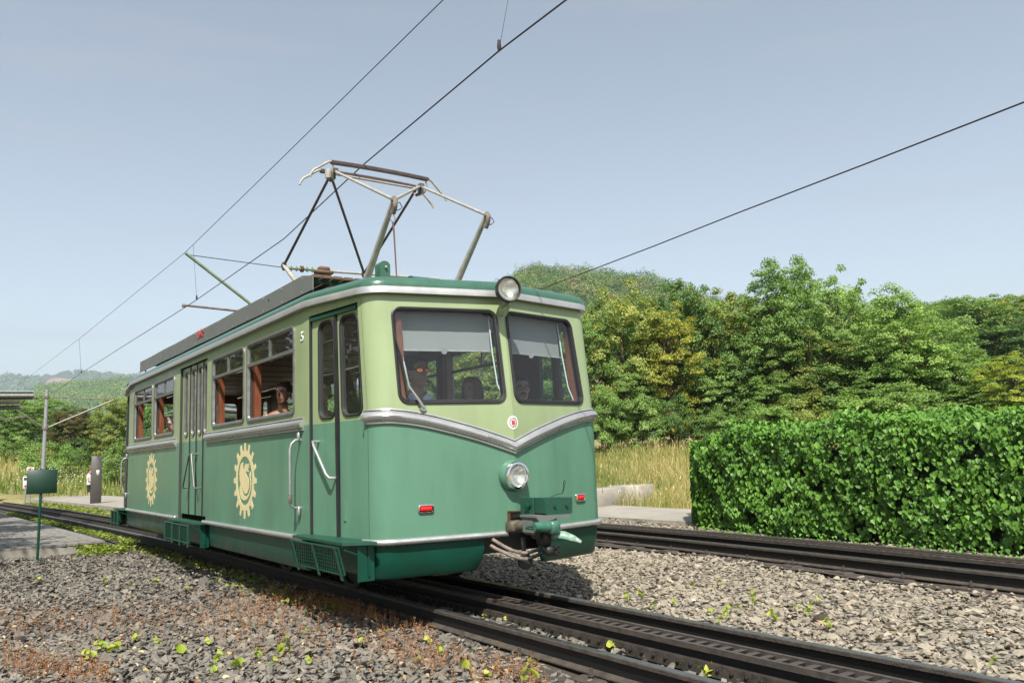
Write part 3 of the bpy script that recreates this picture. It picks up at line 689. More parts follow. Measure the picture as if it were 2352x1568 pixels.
step(5.90, 7.03, 1.34, .60, 1.15, .05, 3)
step(10.28, 11.68, 1.36, .56, 1.23, .0, 4)
step(15.32, 16.1, 1.30, .56, 1.12, .0, 3)
MB().box((-1.25, 15.9, .42), (.1, .3, .22), bev=.02).obj('tail_bracket', PA['dark'], car)
# roof boards with the name
fz = lambda y: (y-7.36)*.0078
mb = MB(); rings = []
for k in range(33):
    y = 7.33+8.16*k/32; z0, z1 = 2.828+fz(y), 3.012+fz(y)
    if k == 0: z1 -= .05
    w = .004*sin(y*3.1)
    rings.append([(-1.052+w, y, z0), (-1.052+w, y, z1), (-1.040+w, y, z1), (-1.040+w, y, z0)])
MB().loft(rings).obj('name_board', PA['board'], car, smooth=60)
nb = [o for o in car.children if o.name.startswith('name_board')][0]
text3d('name_lettering', 'Luise', .20, lambda u, v, h: Vector((-1.057-h, 11.42-u*.82, 2.945+v+.02+fz(11.4)-.0*u)), PA['redp'], nb, shear=.35)
for k in range(14):
    for zz in (2.85, 2.985):
        y = 7.6+k*.58; MB().lathe([(.009, 0), (.006, .006)], (-1.056, y, zz+fz(y)), axis=(-1, 0, 0), seg=6).obj('bolt_head', PA['galv'], nb)
for k in range(5):
    x = -.985+k*.108
    mb = MB().box((x, 11.38, 2.975+.0), (.088, 8.0, .032), bev=.004); 
    o = mb.obj('roof_slat', PA['slat'], car, smooth=0)
    for v in o.data.vertices: v.co.z += fz(v.co.y+YC)
for k in range(8):
    y = 7.5+k*1.12
    MB().box((-.77, y, 2.945+fz(y)), (.56, .03, .03)).box((-.99, y, 2.86+fz(y)), (.02, .03, .16)).box((-.60, y, 2.86+fz(y)), (.02, .03, .16)).obj('slat_bracket', PA['dark'], car, smooth=0)
hb = MB().prism([(-.05, 0), (.05, 0), (.05, .14)]+[(.05*cos(q), .14+.04*sin(q)) for q in np.linspace(.3, pi-.3, 7)]+[(-.05, .14)], 6.42, 6.52, lambda u, v, h: Vector((-.74+u, h, 2.76+v)))
hb = hb.obj('cable_box', PA['roof'], car); MB().lathe([(.012, 0), (.012, .02), (.005, .025)], (-.735, 6.42, 2.88), axis=(0, -1, 0), seg=8).obj('bolt_head', PA['galv'], hb)
MB().prism([(.09*cos(q), .055*sin(q)) for q in np.linspace(0, pi, 10)], 6.30, 6.62, lambda u, v, h: Vector((-.32+(h-6.46)*.9, 6.5+u, 2.79+v))).obj('roof_vent', PA['roof'], car)
# underframe, wheels
MB().box((0, YC, .46), (1.9, 9.9, .18)).box((0, 8.0, .30), (1.3, 1.6, .24)).box((0, 14.2, .30), (1.3, 1.6, .24)).box((0, YC, .33), (1.0, 1.5, .2), bev=.04).obj('underframe', PA['black'], car)
for y in (7.6, 9.4, 13.0, 14.8):
    ax = MB().tube([(-.6, y, .31), (.6, y, .31)], .06, 12).obj('axle', PA['black'], car)
    for x in (-.53, .53):
        MB().lathe([(.05, -.05), (.08, -.05), (.09, -.02), (.26, -.02), (.27, -.05), (.325, -.05), (.31, .03), (.27, .035), (.26, 0), (.06, .0)], (x, y, .318), axis=(1 if x < 0 else -1, 0, 0), seg=28).obj('wheel', PA['steel'], ax)
MB().box((-.42, 5.86, .37), (.46, .02, .16)).obj('guard_plate', PA['hose'], car, smooth=0)
MB().box((-.05, 6.02, .49), (1.2, .3, .16)).box((.12, 5.85, .66), (.36, .2, .2)).obj('buffer_beam', PA['black'], car, smooth=0)
# ---- coupler
cp = MB().tube([(-.02, 5.80, .62), (-.04, 5.50, .64), (-.03, 5.36, .655)], [.055, .05, .05], 14).box((-.05, 5.56, .64), (.14, .10, .09), bev=.015).obj('coupler', PA['hose2'], car)
MB().prism([(-.06, .755), (-.04, .738), (.17, .732), (.20, .745), (.205, .862), (-.06, .872)], 5.13, 5.30, lambda u, v, h: Vector((u, h, v))).box((-.066, 5.36, .80), (.012, .18, .15), bev=.004).obj('coupler_hood', PA['oldgreen'], cp, smooth=0)
MB().lathe([(.028, 0), (.028, .03), (.012, .035)], (-.072, 5.33, .81), axis=(-1, -.2, 0), seg=14).obj('hood_boss', PA['dark'], cp)
for x_ in (.03, .145): MB().lathe([(.011, 0), (.011, .012), (.005, .012)], (x_, 5.128, .80), axis=(0, -1, 0), seg=10).obj('hood_bolt', PA['dark'], cp)
MB().prism([(-.155, .73), (-.13, .70), (.0, .705), (.03, .715), (.165, .712), (.165, .737), (-.155, .745)], 5.12, 5.34, lambda u, v, h: Vector((u, h, v))).box((-.09, 5.26, .66), (.11, .16, .13), bev=.02).box((.09, 5.25, .64), (.035, .09, .16), bev=.01).obj('coupler_plate', PA['board'], cp, smooth=0)
ch = MB().tube([(-.185, 5.12, .665), (-.10, 5.12, .66), (-.02, 5.12, .655), (.035, 5.12, .65)], [.035, .045, .048, .045], 12).box((-.005, 5.11, .648), (.10, .085, .105), bev=.02, rz=.15)
ch.obj('coupler_head', mat('chipped_pale_green', (.025, .12, .078), .32, var=.6, scale=30, c2=(.10, .16, .12), coat=.2), cp)
MB().tube([(-.19, 5.12, .672), (-.24, 5.13, .672)], .008, 6).tube([(-.19, 5.12, .655), (-.24, 5.13, .655)], .008, 6).tube([(-.24, 5.12, .663), (-.24, 5.14, .663)], .012, 6).obj('coupler_fork', PA['oldgreen'], cp)
MB().tube([(.03, 5.14, .595), (.08, 5.09, .582), (.14, 5.05, .556), (.185, 5.02, .53)], [.038, .040, .030, .014], 10, flat=.7).box((.03, 5.16, .60), (.05, .08, .09), bev=.01).obj('coupler_horn', mat('chipped_white_green', (.12, .25, .18), .35, var=.7, scale=28, c2=(.42, .43, .38)), cp)
MB().box((-.11, 5.20, .615), (.03, .10, .10), bev=.01).box((-.02, 5.22, .57), (.09, .12, .13), bev=.02).tube([(-.02, 5.25, .55), (-.02, 5.2, .47)], .03, 8).box((.0, 5.17, .47), (.09, .06, .07), bev=.015).obj('air_manifold', PA['black'], cp)
for z in (.495, .455): MB().lathe([(.02, 0), (.022, .02), (.012, .022), (.012, .01)], (.03, 5.135, z), axis=(.3, -1, 0), seg=12, close=False).obj('pipe_socket', PA['black'], cp)
for dz, x0 in ((0, -.27), (-.045, -.29)):
    h = MB().tube([(x0, 5.56, .555+dz), (x0+.02, 5.52, .532+dz), (-.22, 5.47, .50+dz), (-.185, 5.42, .473+dz), (-.15, 5.38, .458+dz), (-.125, 5.352, .451+dz), (-.10, 5.33, .452+dz)], .0145, 12).obj('air_hose', PA['hose'], cp)
    MB().tube([(-.10, 5.33, .452+dz), (-.06, 5.29, .468+dz), (-.01, 5.22, .49+dz*.6)], .013, 8).obj('hose_end', PA['rubber'], h)
MB().lathe([(.06, -.012), (.062, 0), (.058, .012), (.03, .014)], (-.06, 5.42, .375), axis=(-.3, -1, 0), seg=24).tube([(-.06, 5.43, .40), (-.06, 5.45, .56)], .018, 8).obj('round_catch', PA['black'], cp)
MB().tube([(.05, 5.2, .872), (.10, 5.18, .89), (.17, 5.2, .892), (.185, 5.2, .93), (.20, 5.2, .98), (.19, 5.2, .995), (.182, 5.2, .98), (.178, 5.2, .93), (.16, 5.2, .898)], .0028, 5).obj('wire_clip', PA['steel'], cp)
# rust edge round the opening
MB().box((-.078, 5.615, .668), (.010, .05, .18)).box((.11, 5.615, .755), (.38, .05, .010)).obj('opening_edge', PA['brown'], car, smooth=0)
# ---- pantograph
pg = link('pantograph', MB().box((0, 8.1, 2.90), (1.0, 2.2, .04)).tube([(-.45, 7.2, 2.92), (.45, 7.2, 2.92)], .03, 8).tube([(-.45, 9.0, 2.92), (.45, 9.0, 2.92)], .03, 8).mesh('pantograph', PA['pan']), car)
for x in (-.4, .4):
    for y in (7.2, 9.0): MB().lathe([(.05, 0), (.03, .02), (.05, .04), (.03, .06), (.05, .08)], (x, y, 2.80), seg=12).obj('insulator', PA['brown'], pg)
FK = [(-.514, 6.67, 3.60), (.514, 6.67, 3.595)]; RK = [(-.53, 9.62, 3.605), (.53, 9.62, 3.605)]
HD = [(-.525, 8.05, 4.31), (.521, 8.05, 4.307)]; HR = [(-.525, 8.15, 4.30), (.521, 8.15, 4.30)]
for k in (0, 1):
    sx = (-1, 1)[k]
    b = (sx*.50, 7.35, 2.94)
    MB().tube([b, (Vector(b)+Vector(FK[k]))/2, FK[k]], [.037, .031, .024], 12).obj('front_lower_arm', PA['pan'], pg)
    MB().tube([(sx*.42, 8.85, 2.94), RK[k]], [.036, .025], 10).obj('rear_lower_arm', PA['pan'], pg)
    MB().tube([FK[k], HD[k]], [.017, .015], 8).obj('front_upper_arm', PA['pan'], pg)
    MB().tube([RK[k], HR[k]], [.017, .015], 8).obj('rear_upper_arm', PA['pandark'], pg)
    f = Vector(FK[k])
    MB().tube([f+Vector((0, 0, .02)), f+Vector((0, -.03, -.02)), f+Vector((0, -.02, -.07)), f+Vector((0, .03, -.12))], [.022, .025, .024, .03], 8).box(f, (.07, .03, .04), bev=.01).obj('knee_joint', PA['hose'], pg)
    r = Vector(RK[k]); MB().tube([r+Vector((0, .0, .03)), r+Vector((0, .03, -.0)), r+Vector((0, .0, -.05))], [.025, .028, .022], 8).box(r, (.07, .03, .04), bev=.01).obj('knee_joint', PA['pandark'], pg)
    MB().tube([f+Vector((0, 0, -.02)), f+Vector((.06, 0, -.02)), f+Vector((.085, 0, -.06)), f+Vector((.05, 0, -.09)), f+Vector((.02, .0, -.10))], .005, 5).obj('bond_wire', PA['pandark'], pg)
    # head casting with spring box
    h = Vector(HD[k]); hd = MB().lathe([(.035, -.06), (.04, 0), (.035, .035)], h+Vector((-sx*-.04, .06, -.01)), seg=14).box(h, (.06, .12, .04), bev=.01).obj('spring_box', PA['pan'], pg)
    MB().tube([h+Vector((sx*.03, -.07, .09)), h+Vector((sx*.05, -.07, -.02)), h+Vector((sx*.035, -.04, -.08)), h+Vector((0, .02, -.10)), h+Vector((0, .12, -.07)), h+Vector((0, .19, .02)), h+Vector((-sx*.05, .22, .07))], .010, 6).obj('bow_link', PA['pan'], pg)
    MB().tube([h+Vector((0, 0, .03)), h+Vector((0, 0, -.08)), h+Vector((-.03, .05, -.1))], .018, 6).obj('pivot', PA['pandark'], pg)
MB().tube([FK[0], HD[1]], [.017, .015], 8).obj('diagonal_brace', PA['pan'], pg)
MB().tube([HR[0], RK[1]], [.015, .017], 8).obj('diagonal_brace', PA['pandark'], pg)
for Y0, nm in ((7.98, 'collector_bow'), (8.285, 'collector_bow')):
    top = 4.385
    cb = MB().tube([(-.82, Y0, 4.18), (-.815, Y0, 4.21), (-.78, Y0, 4.26), (-.70, Y0, 4.315), (-.64, Y0, 4.36), (-.60, Y0, 4.382), (-.56, Y0, 4.387)], .013, 8).tube([(-.56, Y0, 4.372), (0, Y0, 4.380), (.56, Y0, 4.372)], .010, 6).tube([(.56, Y0, 4.387), (.60, Y0, 4.382), (.64, Y0, 4.36), (.72, Y0, 4.28), (.79, Y0, 4.21), (.815, Y0, 4.185), (.818, Y0, 4.155)], .013, 8).obj(nm, PA['pan'], pg)
    mb = MB(); rings = []
    for k in range(13):
        x = -.585+1.17*k/12; z = top+.012*(1-(x/.585)**2)
        rings.append([(x, Y0-.028, z-.026), (x, Y0-.03, z), (x, Y0-.012, z+.014), (x, Y0+.012, z+.014), (x, Y0+.03, z), (x, Y0+.028, z-.026)])
    mb.loft(rings).obj('carbon_strip', PA['pandark'], cb)
MB().tube([(-.53, 8.2, 4.335), (.53, 8.2, 4.33)], .014, 8).obj('cross_tube', PA['pan'], pg)
MB().tube([(-.545, 6.68, 3.46), (-.57, 6.68, 3.42), (-.53, 6.67, 3.38), (-.50, 6.68, 3.42), (-.52, 6.69, 3.48)], .004, 5).tube([(-.53, 6.67, 3.38), (-.525, 6.66, 3.28), (-.515, 6.64, 2.80)], [.010, .008, .006], 6).obj('pull_rope', PA['slat'], pg)
# ---- cab desk and benches
MB().box((-.2, 6.06, 1.1), (1.5, .34, .75), bev=.04).obj('driver_desk', PA['board'], car)
def bench(x0, x1, y, back):
    w = x1-x0; cx = (x0+x1)/2
    o = MB().box((cx, y, 1.15), (w, .42, .05), bev=.01).obj('bench', PA['wood'], car)
    MB().box((cx, y+back*.22, 1.36), (w, .035, .36), bev=.01).obj('bench_back', PA['wood'], o)
    for x in (x0+.06, x1-.06): MB().box((x, y, .93), (.04, .36, .40)).obj('bench_leg', PA['black'], o)
for y, b in ((7.45, 1), (8.55, 1), (9.5, 1), (12.3, 1), (13.3, 1), (14.4, 1)):
    bench(-1.15, -.30, y, b); bench(.30, 1.15, y, b)
bench(.35, 1.1, 6.75, 1)
bench(-.65, -.15, 6.62, 1)
# ================================================================== PEOPLE (seated in the car)
def ell_ring(c, rx, ry, n=18, tilt=0.0, p=1.0):
    r = []
    for k in range(n):
        q = 2*pi*k/n; r.append(Vector((c[0]+rx*cos(q), c[1]+ry*sin(q), c[2]+tilt*ry*sin(q))))
    return r
def skinmat(name, c): 
    m = mat(name, c, .5, var=.10, scale=30, c2=tuple(x*.85 for x in c)); b = m.node_tree.nodes['Principled BSDF']; b.inputs['Subsurface Weight'].default_value = .08; b.inputs['Subsurface Radius'].default_value = (.01, .004, .002); return m
def hand(mb, wrist, d, up, s=1.0, curl=.5):
    """palm plus five separate bent fingers; d = pointing direction, up = back of the hand"""
    w = Vector(wrist); d = Vector(d).normalized(); up = Vector(up); up = (up-d*up.dot(d)).normalized(); sd = d.cross(up)
    palm = w+d*.045*s
    mb.loft([[w+d*t*s+sd*cos(q)*a*s+up*sin(q)*b*s for q in np.linspace(0, 2*pi, 10, endpoint=False)] for t, a, b in ((-.01, .024, .019), (.02, .032, .016), (.06, .040, .014), (.092, .037, .012))])
    for k, (o, L) in enumerate(((-.029, .062), (-.010, .074), (.010, .070), (.028, .056))):
        p0 = w+d*.075*s+sd*o*s; p1 = w+d*.095*s+sd*o*s*1.05; p2 = p1+(d*cos(curl)-up*sin(curl))*L*.5*s; p3 = p2+(d*cos(curl*2.1)-up*sin(curl*2.1))*L*.42*s
        mb.tube([p0, p1, p2, p3], [.0095*s, .0092*s, .0085*s, .007*s], 7)
    t0 = w+d*.022*s-sd*.026*s; t1 = t0+(d*.55-sd*.8).normalized()*.035*s; t2 = t1+(d*.9-sd*.35-up*.3).normalized()*.03*s
    mb.tube([t0, t1, t2], [.012*s, .0105*s, .0085*s], 7)
EYE = mat('eye_white', (.35, .32, .30), .4, var=.02)
def person(lab, head, yaw, skin, shirt, hair, hairstyle, arms=None, tilt=0.0, turn=0.0, scale=1.0, extras=(), lean=(0, 0), sleeve=.55, group=None, stand=False):
    """head: world position of the head centre; yaw: body direction, 0 faces the front of the car (-Y); turn: extra head turn"""
    hd = Vector(head); pel = hd+Vector((-lean[0], -lean[1], -.70*scale))
    t = thing('person', lab, 'person', tuple(pel-Vector((0, 0, .10))))
    R = Matrix.Rotation(yaw, 3, 'Z'); RH = Matrix.Rotation(yaw+turn, 3, 'Z') @ Matrix.Rotation(tilt, 3, 'X')
    def B(p):   # body frame, origin = head centre, with lean
        v = Vector(p)*scale; f = min(1, max(0, -v.z/.70)); return hd+R@v-Vector((lean[0]*f, lean[1]*f, 0))
    def Hh(p): return hd+RH@(Vector(p)*scale)
    body = MB()
    skull = [(-.128, -.052, .012, .012), (-.122, -.052, .026, .022), (-.108, -.046, .040, .036), (-.085, -.030, .052, .056), (-.055, -.014, .062, .076), (-.02, -.003, .069, .088), (.02, .003, .073, .094), (.055, .008, .074, .094), (.085, .010, .066, .084), (.105, .012, .050, .064), (.118, .013, .028, .036), (.122, .013, .006, .008)]
    body.loft([[Hh(p) for p in ell_ring((0, y, z), rx, ry, 20)] for z, y, rx, ry in skull])
    # brow, nose, cheek, lips, ears
    body.tube([Hh((-.045, -.083, .028)), Hh((0, -.094, .026)), Hh((.045, -.083, .028))], .010*scale, 6)
    body.tube([Hh((0, -.088, .022)), Hh((0, -.103, -.004)), Hh((0, -.112, -.024))], [.007*scale, .010*scale, .014*scale], 8)
    body.tube([Hh((-.013, -.098, -.028)), Hh((.013, -.098, -.028))], .010*scale, 6)
    body.tube([Hh((-.022, -.085, -.058)), Hh((0, -.093, -.056)), Hh((.022, -.085, -.058))], .0085*scale, 6)
    body.tube([Hh((-.020, -.083, -.069)), Hh((0, -.091, -.070)), Hh((.020, -.083, -.069))], .0088*scale, 6)
    for s in (-1, 1):
        body.tube([Hh((s*.066, .008, .022)), Hh((s*.079, .014, .018)), Hh((s*.081, .012, -.005)), Hh((s*.069, .004, -.028))], [.010*scale, .013*scale, .012*scale, .008*scale], 7)
    nk = Hh((0, .012, -.09)); body.tube([nk, hd.lerp(B((0, .035, -.17)), .75), B((0, .04, -.175)), B((0, .04, -.24))], [.052*scale, .054*scale, .060*scale, .10*scale], 14)
    tor = [(-.225, .04, .075, .055), (-.25, .04, .145, .075), (-.285, .04, .188, .092), (-.35, .035, .185, .108), (-.46, .03, .168, .112), (-.58, .025, .150, .104), (-.68, .02, .162, .112), (-.76, .02, .165, .120), (-.82, .01, .15, .115)]
    tor = [(z+.035*min(1, (z+.85)/.5), y, rx, ry) for z, y, rx, ry in tor]
    body.loft([[B(p) for p in ell_ring((0, y, z), rx, ry, 22)] for z, y, rx, ry in tor])
    A = arms or {}
    for s in (-1, 1):
        sh = B((s*.175, .04, -.250)); el, wr, hdir, hup = A.get(s, ((s*.23, .0, -.54), (s*.14, -.25, -.60), (-.2*s, -1, 0), (0, 0, 1)))
        el = el if isinstance(el, Vector) else B(el); wr = wr if isinstance(wr, Vector) else B(wr)
        body.tube([sh, sh.lerp(el, .5), el], [.054*scale, .047*scale, .038*scale], 10); body.tube([el, el.lerp(wr, .4), wr], [.038*scale, .036*scale, .024*scale], 10)
        hand(body, wr, R@Vector(hdir), R@Vector(hup), scale)
        A[s] = (el, wr)
        # legs, seated
        hp = B((s*.09, .0, -.79)); kn = B((s*.11, -.42, -.76)) if not stand else B((s*.1, -.02, -1.18)); an = B((s*.11, -.40, -1.12)) if not stand else B((s*.1, .03+.1*s, -1.56)); body.tube([hp, hp.lerp(kn, .5), kn], [.085*scale, .075*scale, .055*scale], 10); body.tube([kn, kn.lerp(an, .35), an], [.055*scale, .05*scale, .036*scale], 8)
        body.tube([an, an+R@Vector((0, -.18*scale, -.03))], [.04*scale, .03*scale], 8)
    bo = body.obj('body', skin, t, smooth=60)
    rm = bo.modifiers.new('remesh', 'REMESH'); rm.mode = 'VOXEL'; rm.voxel_size = .0068; rm.use_smooth_shade = True
    sm_ = bo.modifiers.new('smooth', 'SMOOTH'); sm_.factor = .5; sm_.iterations = 3
    # shirt
    sh_ = MB(); st = [(z, y, rx*1.06+.006, ry*1.06+.008) for z, y, rx, ry in tor]
    st[0] = (-.186, .045, .085, .066)
    sh_.loft([[B(p) for p in ell_ring((0, y, z), rx, ry, 22, tilt=(.22 if z > -.22 else 0))] for z, y, rx, ry in st], cap=False)
    for s in (-1, 1):
        a0 = B((s*.165, .04, -.250)); el, wr = A[s]; e = a0.lerp(el, sleeve)
        sh_.tube([a0, a0.lerp(e, .5), e], [.064*scale, .060*scale, .056*scale], 12, cap=False)
        if sleeve >= 1: sh_.tube([el, el.lerp(wr, .9)], [.048*scale, .036*scale], 10, cap=False)
    if sleeve > 0: so = sh_.obj('shirt', shirt, t, smooth=60)
    else:
        v = MB(); v.loft([[B(p) for p in ell_ring((0, y, z), rx, ry, 22)] for z, y, rx, ry in st[3:]], cap=False)
        for s in (-1, 1): v.tube([B((s*.10, -.075, -.36)), B((s*.115, -.02, -.262)), B((s*.11, .06, -.25)), B((s*.10, .15, -.36))], .020*scale, 6, flat=.5)
        so = v.obj('shirt', shirt, t, smooth=60)
    if 'collar' in extras:
        c = MB()
        for s in (-1, 1): c.loft([[B((s*.015, -.055, -.22)), B((s*.075, -.02, -.170)), B((s*.07, .06, -.155))], [B((s*.03, -.085, -.265)), B((s*.11, -.04, -.210)), B((s*.09, .08, -.19))]], closed=False, cap=False)
        c.obj('collar', shirt, so, smooth=60)
    # trousers
    tr = MB()
    for s in (-1, 1):
        hp = B((s*.09, .0, -.79)); kn = B((s*.11, -.42, -.76)) if not stand else B((s*.1, -.02, -1.18)); an = B((s*.11, -.40, -1.08)) if not stand else B((s*.1, .0, -1.22)); tr.tube([hp, hp.lerp(kn, .5), kn, kn+(an-kn)*.1], [.1*scale, .088*scale, .07*scale, .066*scale], 10); tr.tube([kn, an], [.066*scale, .055*scale], 10)
    tr.obj('trousers', PA['black'], t, smooth=60)
    # eyes and mouth
    for s in (-1, 1):
        e = MB(); e.lathe([(.001, -.010), (.0065, -.007), (.009, 0), (.0065, .007), (.001, .010)], Hh((s*.031, -.079, .006)), axis=RH@Vector((0, -1, 0)), seg=12); eo = e.obj('eye', EYE, t, smooth=60)
        MB().lathe([(.006, 0), (.0055, .003), (.001, .004)], Hh((s*.031, -.0885, .005)), axis=RH@Vector((0, -1, 0)), seg=10).obj('iris', PA['black'], eo)
        MB().tube([Hh((s*.016, -.099, .027)), Hh((s*.034, -.096, .032)), Hh((s*.050, -.083, .026))], .0045*scale, 5).obj('eyebrow', hair, t)
    MB().tube([Hh((-.021, -.0945, -.063)), Hh((0, -.1015, -.062)), Hh((.021, -.0945, -.063))], .0045*scale, 6, flat=.6).obj('lips', mat('lips', (.30, .09, .08), .5), t)
    # hair
    h = MB(); rr = np.random.default_rng(int(abs(hd.x*997)+abs(hd.y*131)))
    def cap(low, g=.012, front=-.055, back=.10, n=20):
        rings = []
        for z, y, rx, ry in [(z_, y_, a_, b_) for z_, y_, a_, b_ in skull if z_ >= low]:
            ring = []
            for k in range(n):
                q = 2*pi*k/n; sx, sy = cos(q), sin(q); lift = g*(1+.35*sin(k*2.3+z*60))
                yy = y+(ry+lift)*sy
                if sy < 0 and z < .07: yy = max(yy, y-ry*.55) ; xx = (rx+lift)*sx
                else: xx = (rx+lift)*sx
                ring.append(Hh((xx, yy, z+(lift*.8 if z > .1 else 0))))
            rings.append(ring)
        h.loft(rings)
    if hairstyle in ('short', 'balding'):
        cap(.02 if hairstyle == 'short' else .0, .010)
        for s in (-1, 1): h.tube([Hh((s*.070, -.02, .05)), Hh((s*.076, .01, .03)), Hh((s*.07, .05, -.03)), Hh((s*.04, .088, -.05))], [.012, .014, .014, .014], 7)
    elif hairstyle == 'bob':
        cap(.0, .020)
        for k in range(26):
            q = -.5+ (pi+1.0)*k/25; x, y = .080*cos(q), .012+.095*sin(q); w = .006*sin(k*2)
            h.tube([Hh((x*.8, y*.8, .085)), Hh((x*1.1, y*1.05, .03)), Hh((x*1.22+w, y*1.12, -.06)), Hh((x*1.12+w, y*1.05, -.125+.02*sin(k*1.3)))], [.018, .019, .018, .006], 6)
    elif hairstyle == 'curly_up':
        cap(-.01, .014)
        for k in range(70):
            v = rr.normal(size=3); v /= np.linalg.norm(v); c = Vector((v[0]*.055, .075+v[1]*.05, .085+v[2]*.055)); h.lathe([(.001, -.016), (.014, -.008), (.018, 0), (.014, .008), (.001, .016)], Hh(c), axis=v, seg=6)
        for k in range(40):
            q = rr.uniform(.1, pi-.1); z = rr.uniform(-.07, .08); h.lathe([(.001, -.012), (.011, 0), (.001, .012)], Hh((.079*cos(q), .01+.10*sin(q), z)), axis=(cos(q), sin(q), .3), seg=5)
    ho = h.obj('hair', hair, t, smooth=60)
    if 'mirror_glasses' in extras or 'glasses' in extras:
        mg = 'mirror_glasses' in extras; gl = MB(); 
        for s in (-1, 1):
            pl = [(s*.034+.027*cos(q), .006+.018*sin(q)) for q in np.linspace(0, 2*pi, 14, endpoint=False)]
            if mg: MB().add([Hh((x, -.104+abs(x)*.25, z)) for x, z in pl], [tuple(range(14))]).obj('mirror_lens', mat('orange_mirror_lens', (.95, .16, .04), .18, .75, var=.5, scale=30, c2=(.9, .45, .05)), t, smooth=0)
            gl.tube([Hh((x, -.105+abs(x)*.25, z)) for x, z in pl+pl[:1]], .0028, 5); gl.tube([Hh((s*.060, -.09, .012)), Hh((s*.077, -.03, .018)), Hh((s*.082, .02, .012))], .0035 if not mg else .006, 5)
        gl.tube([Hh((-.009, -.104, .012)), Hh((.009, -.104, .012))], .003, 5); gl.obj('spectacles', PA['rubber'], t)
    if 'moustache' in extras: MB().tube([Hh((-.030, -.094, -.052)), Hh((-.012, -.106, -.043)), Hh((.012, -.106, -.043)), Hh((.030, -.094, -.052))], [.005, .0095, .0095, .005], 7).obj('moustache', hair, t)
    if 'shades_up' in extras:
        g = MB()
        for s in (-1, 1): g.tube([Hh((s*.03-.025, -.045, .118)), Hh((s*.03, -.055, .125)), Hh((s*.03+.025, -.045, .116))], [.01, .02, .01], 7, flat=.5)
        g.tube([Hh((.06, -.03, .115)), Hh((.088, .03, .09)), Hh((.09, .07, .06))], .005, 5).obj('sunglasses', PA['rubber'], t)
    if 'earring' in extras:
        for s in (-1, 1): MB().tube([Hh((s*.080, .008, -.03)), Hh((s*.084, .006, -.045)), Hh((s*.080, .008, -.062))], .005, 6).obj('earring', mat('gold', (.8, .5, .15), .25, 1.0), t)
        MB().tube([B((-.06, -.02, -.225)), B((-.02, -.065, -.28)), B((0, -.085, -.32)), B((.02, -.065, -.28)), B((.06, -.02, -.225))], .004, 5).obj('necklace', mat('gold', (.8, .5, .15), .25, 1.0), t)
    return t
H_DARK = mat('dark_brown_hair', (.022, .015, .011), .5, var=.4, scale=60); H_BLOND = mat('blond_hair', (.30, .20, .11), .5, var=.4, scale=70, stretch=(1, 1, .2)); H_GREY = mat('grey_hair', (.32, .31, .30), .6, var=.3, scale=60); H_BLACK = mat('black_hair', (.012, .010, .009), .55, var=.3, scale=60)
S_FAIR = skinmat('fair_skin', (.55, .32, .24)); S_BROWN = skinmat('brown_skin', (.27, .13, .075)); S_TAN = skinmat('tanned_skin', (.42, .23, .15))
C_WHITE = mat('white_polo_cloth', (.72, .74, .78), .85, var=.06, scale=20, bump=.2); C_BLUE = mat('blue_shirt_cloth', (.05, .07, .12), .85); C_GREYC = mat('taupe_cloth', (.16, .13, .11), .85); C_TOP = mat('cream_top_cloth', (.62, .58, .52), .85)
person('driver in a white polo shirt wearing orange mirrored sunglasses behind the left windscreen', (-.405, 6.48, 1.972), radians(-8), S_TAN, C_WHITE, H_DARK, 'balding', extras=('mirror_glasses', 'collar'), turn=radians(8), sleeve=.75, scale=1.08)
person('blond woman with sunglasses on her head looking aside behind the left windscreen', (.60, 7.2, 1.885), radians(-75), S_FAIR, C_GREYC, H_BLOND, 'bob', extras=('shades_up',), turn=radians(12))
person('man with spectacles and a moustache behind the right windscreen', (.93, 6.78, 1.862), radians(-22), S_FAIR, C_BLUE, H_DARK, 'balding', extras=('glasses', 'moustache'), scale=1.05)
person('dark haired woman with gold earrings looking out of the open window nearest the door', (-1.0, 8.29, 1.922), radians(-12), S_BROWN, C_TOP, H_BLACK, 'curly_up', extras=('earring',), turn=radians(-38), scale=.88, sleeve=0, arms={1: ((.24, -.02, -.50), (.16, -.24, -.52), (-.2, -1, 0), (0, 0, 1)), -1: ((-.24, -.04, -.48), (-.17, -.25, -.50), (.2, -1, 0), (0, 0, 1))})
person('bearded young man in a red and brown top behind the left door pane', (-.72, 7.93, 1.905), radians(-10), S_TAN, C_GREYC, H_DARK, 'short', turn=radians(-28), lean=(0, 0))
person('passenger with dark curly hair low behind the right door pane', (-.15, 8.55, 1.80), radians(170), S_TAN, PA['red_cloth'], H_DARK, 'bob')
person('grey haired passenger resting the head on a hand at the rear open window', (-1.0, 13.25, 1.862), radians(-10), S_FAIR, C_WHITE, H_GREY, 'short', turn=radians(-40), tilt=.08, arms={-1: (Vector((-1.225, 13.28, 1.715)), Vector((-1.13, 13.22, 1.86)), (.2, -.2, 1), (0, 1, 0)), 1: ((.22, -.1, -.5), (.1, -.28, -.5), (-.3, -1, 0), (0, 0, 1))}, sleeve=.2)

_px, _py = at(208.0, 47)
person('small figure in white shirt and blue shorts half hidden behind the dark steel slab', (_px, _py, float(elev(208, 1081, 47))), radians(60), S_FAIR, C_WHITE, H_DARK, 'short', scale=.86, stand=True, sleeve=.5)
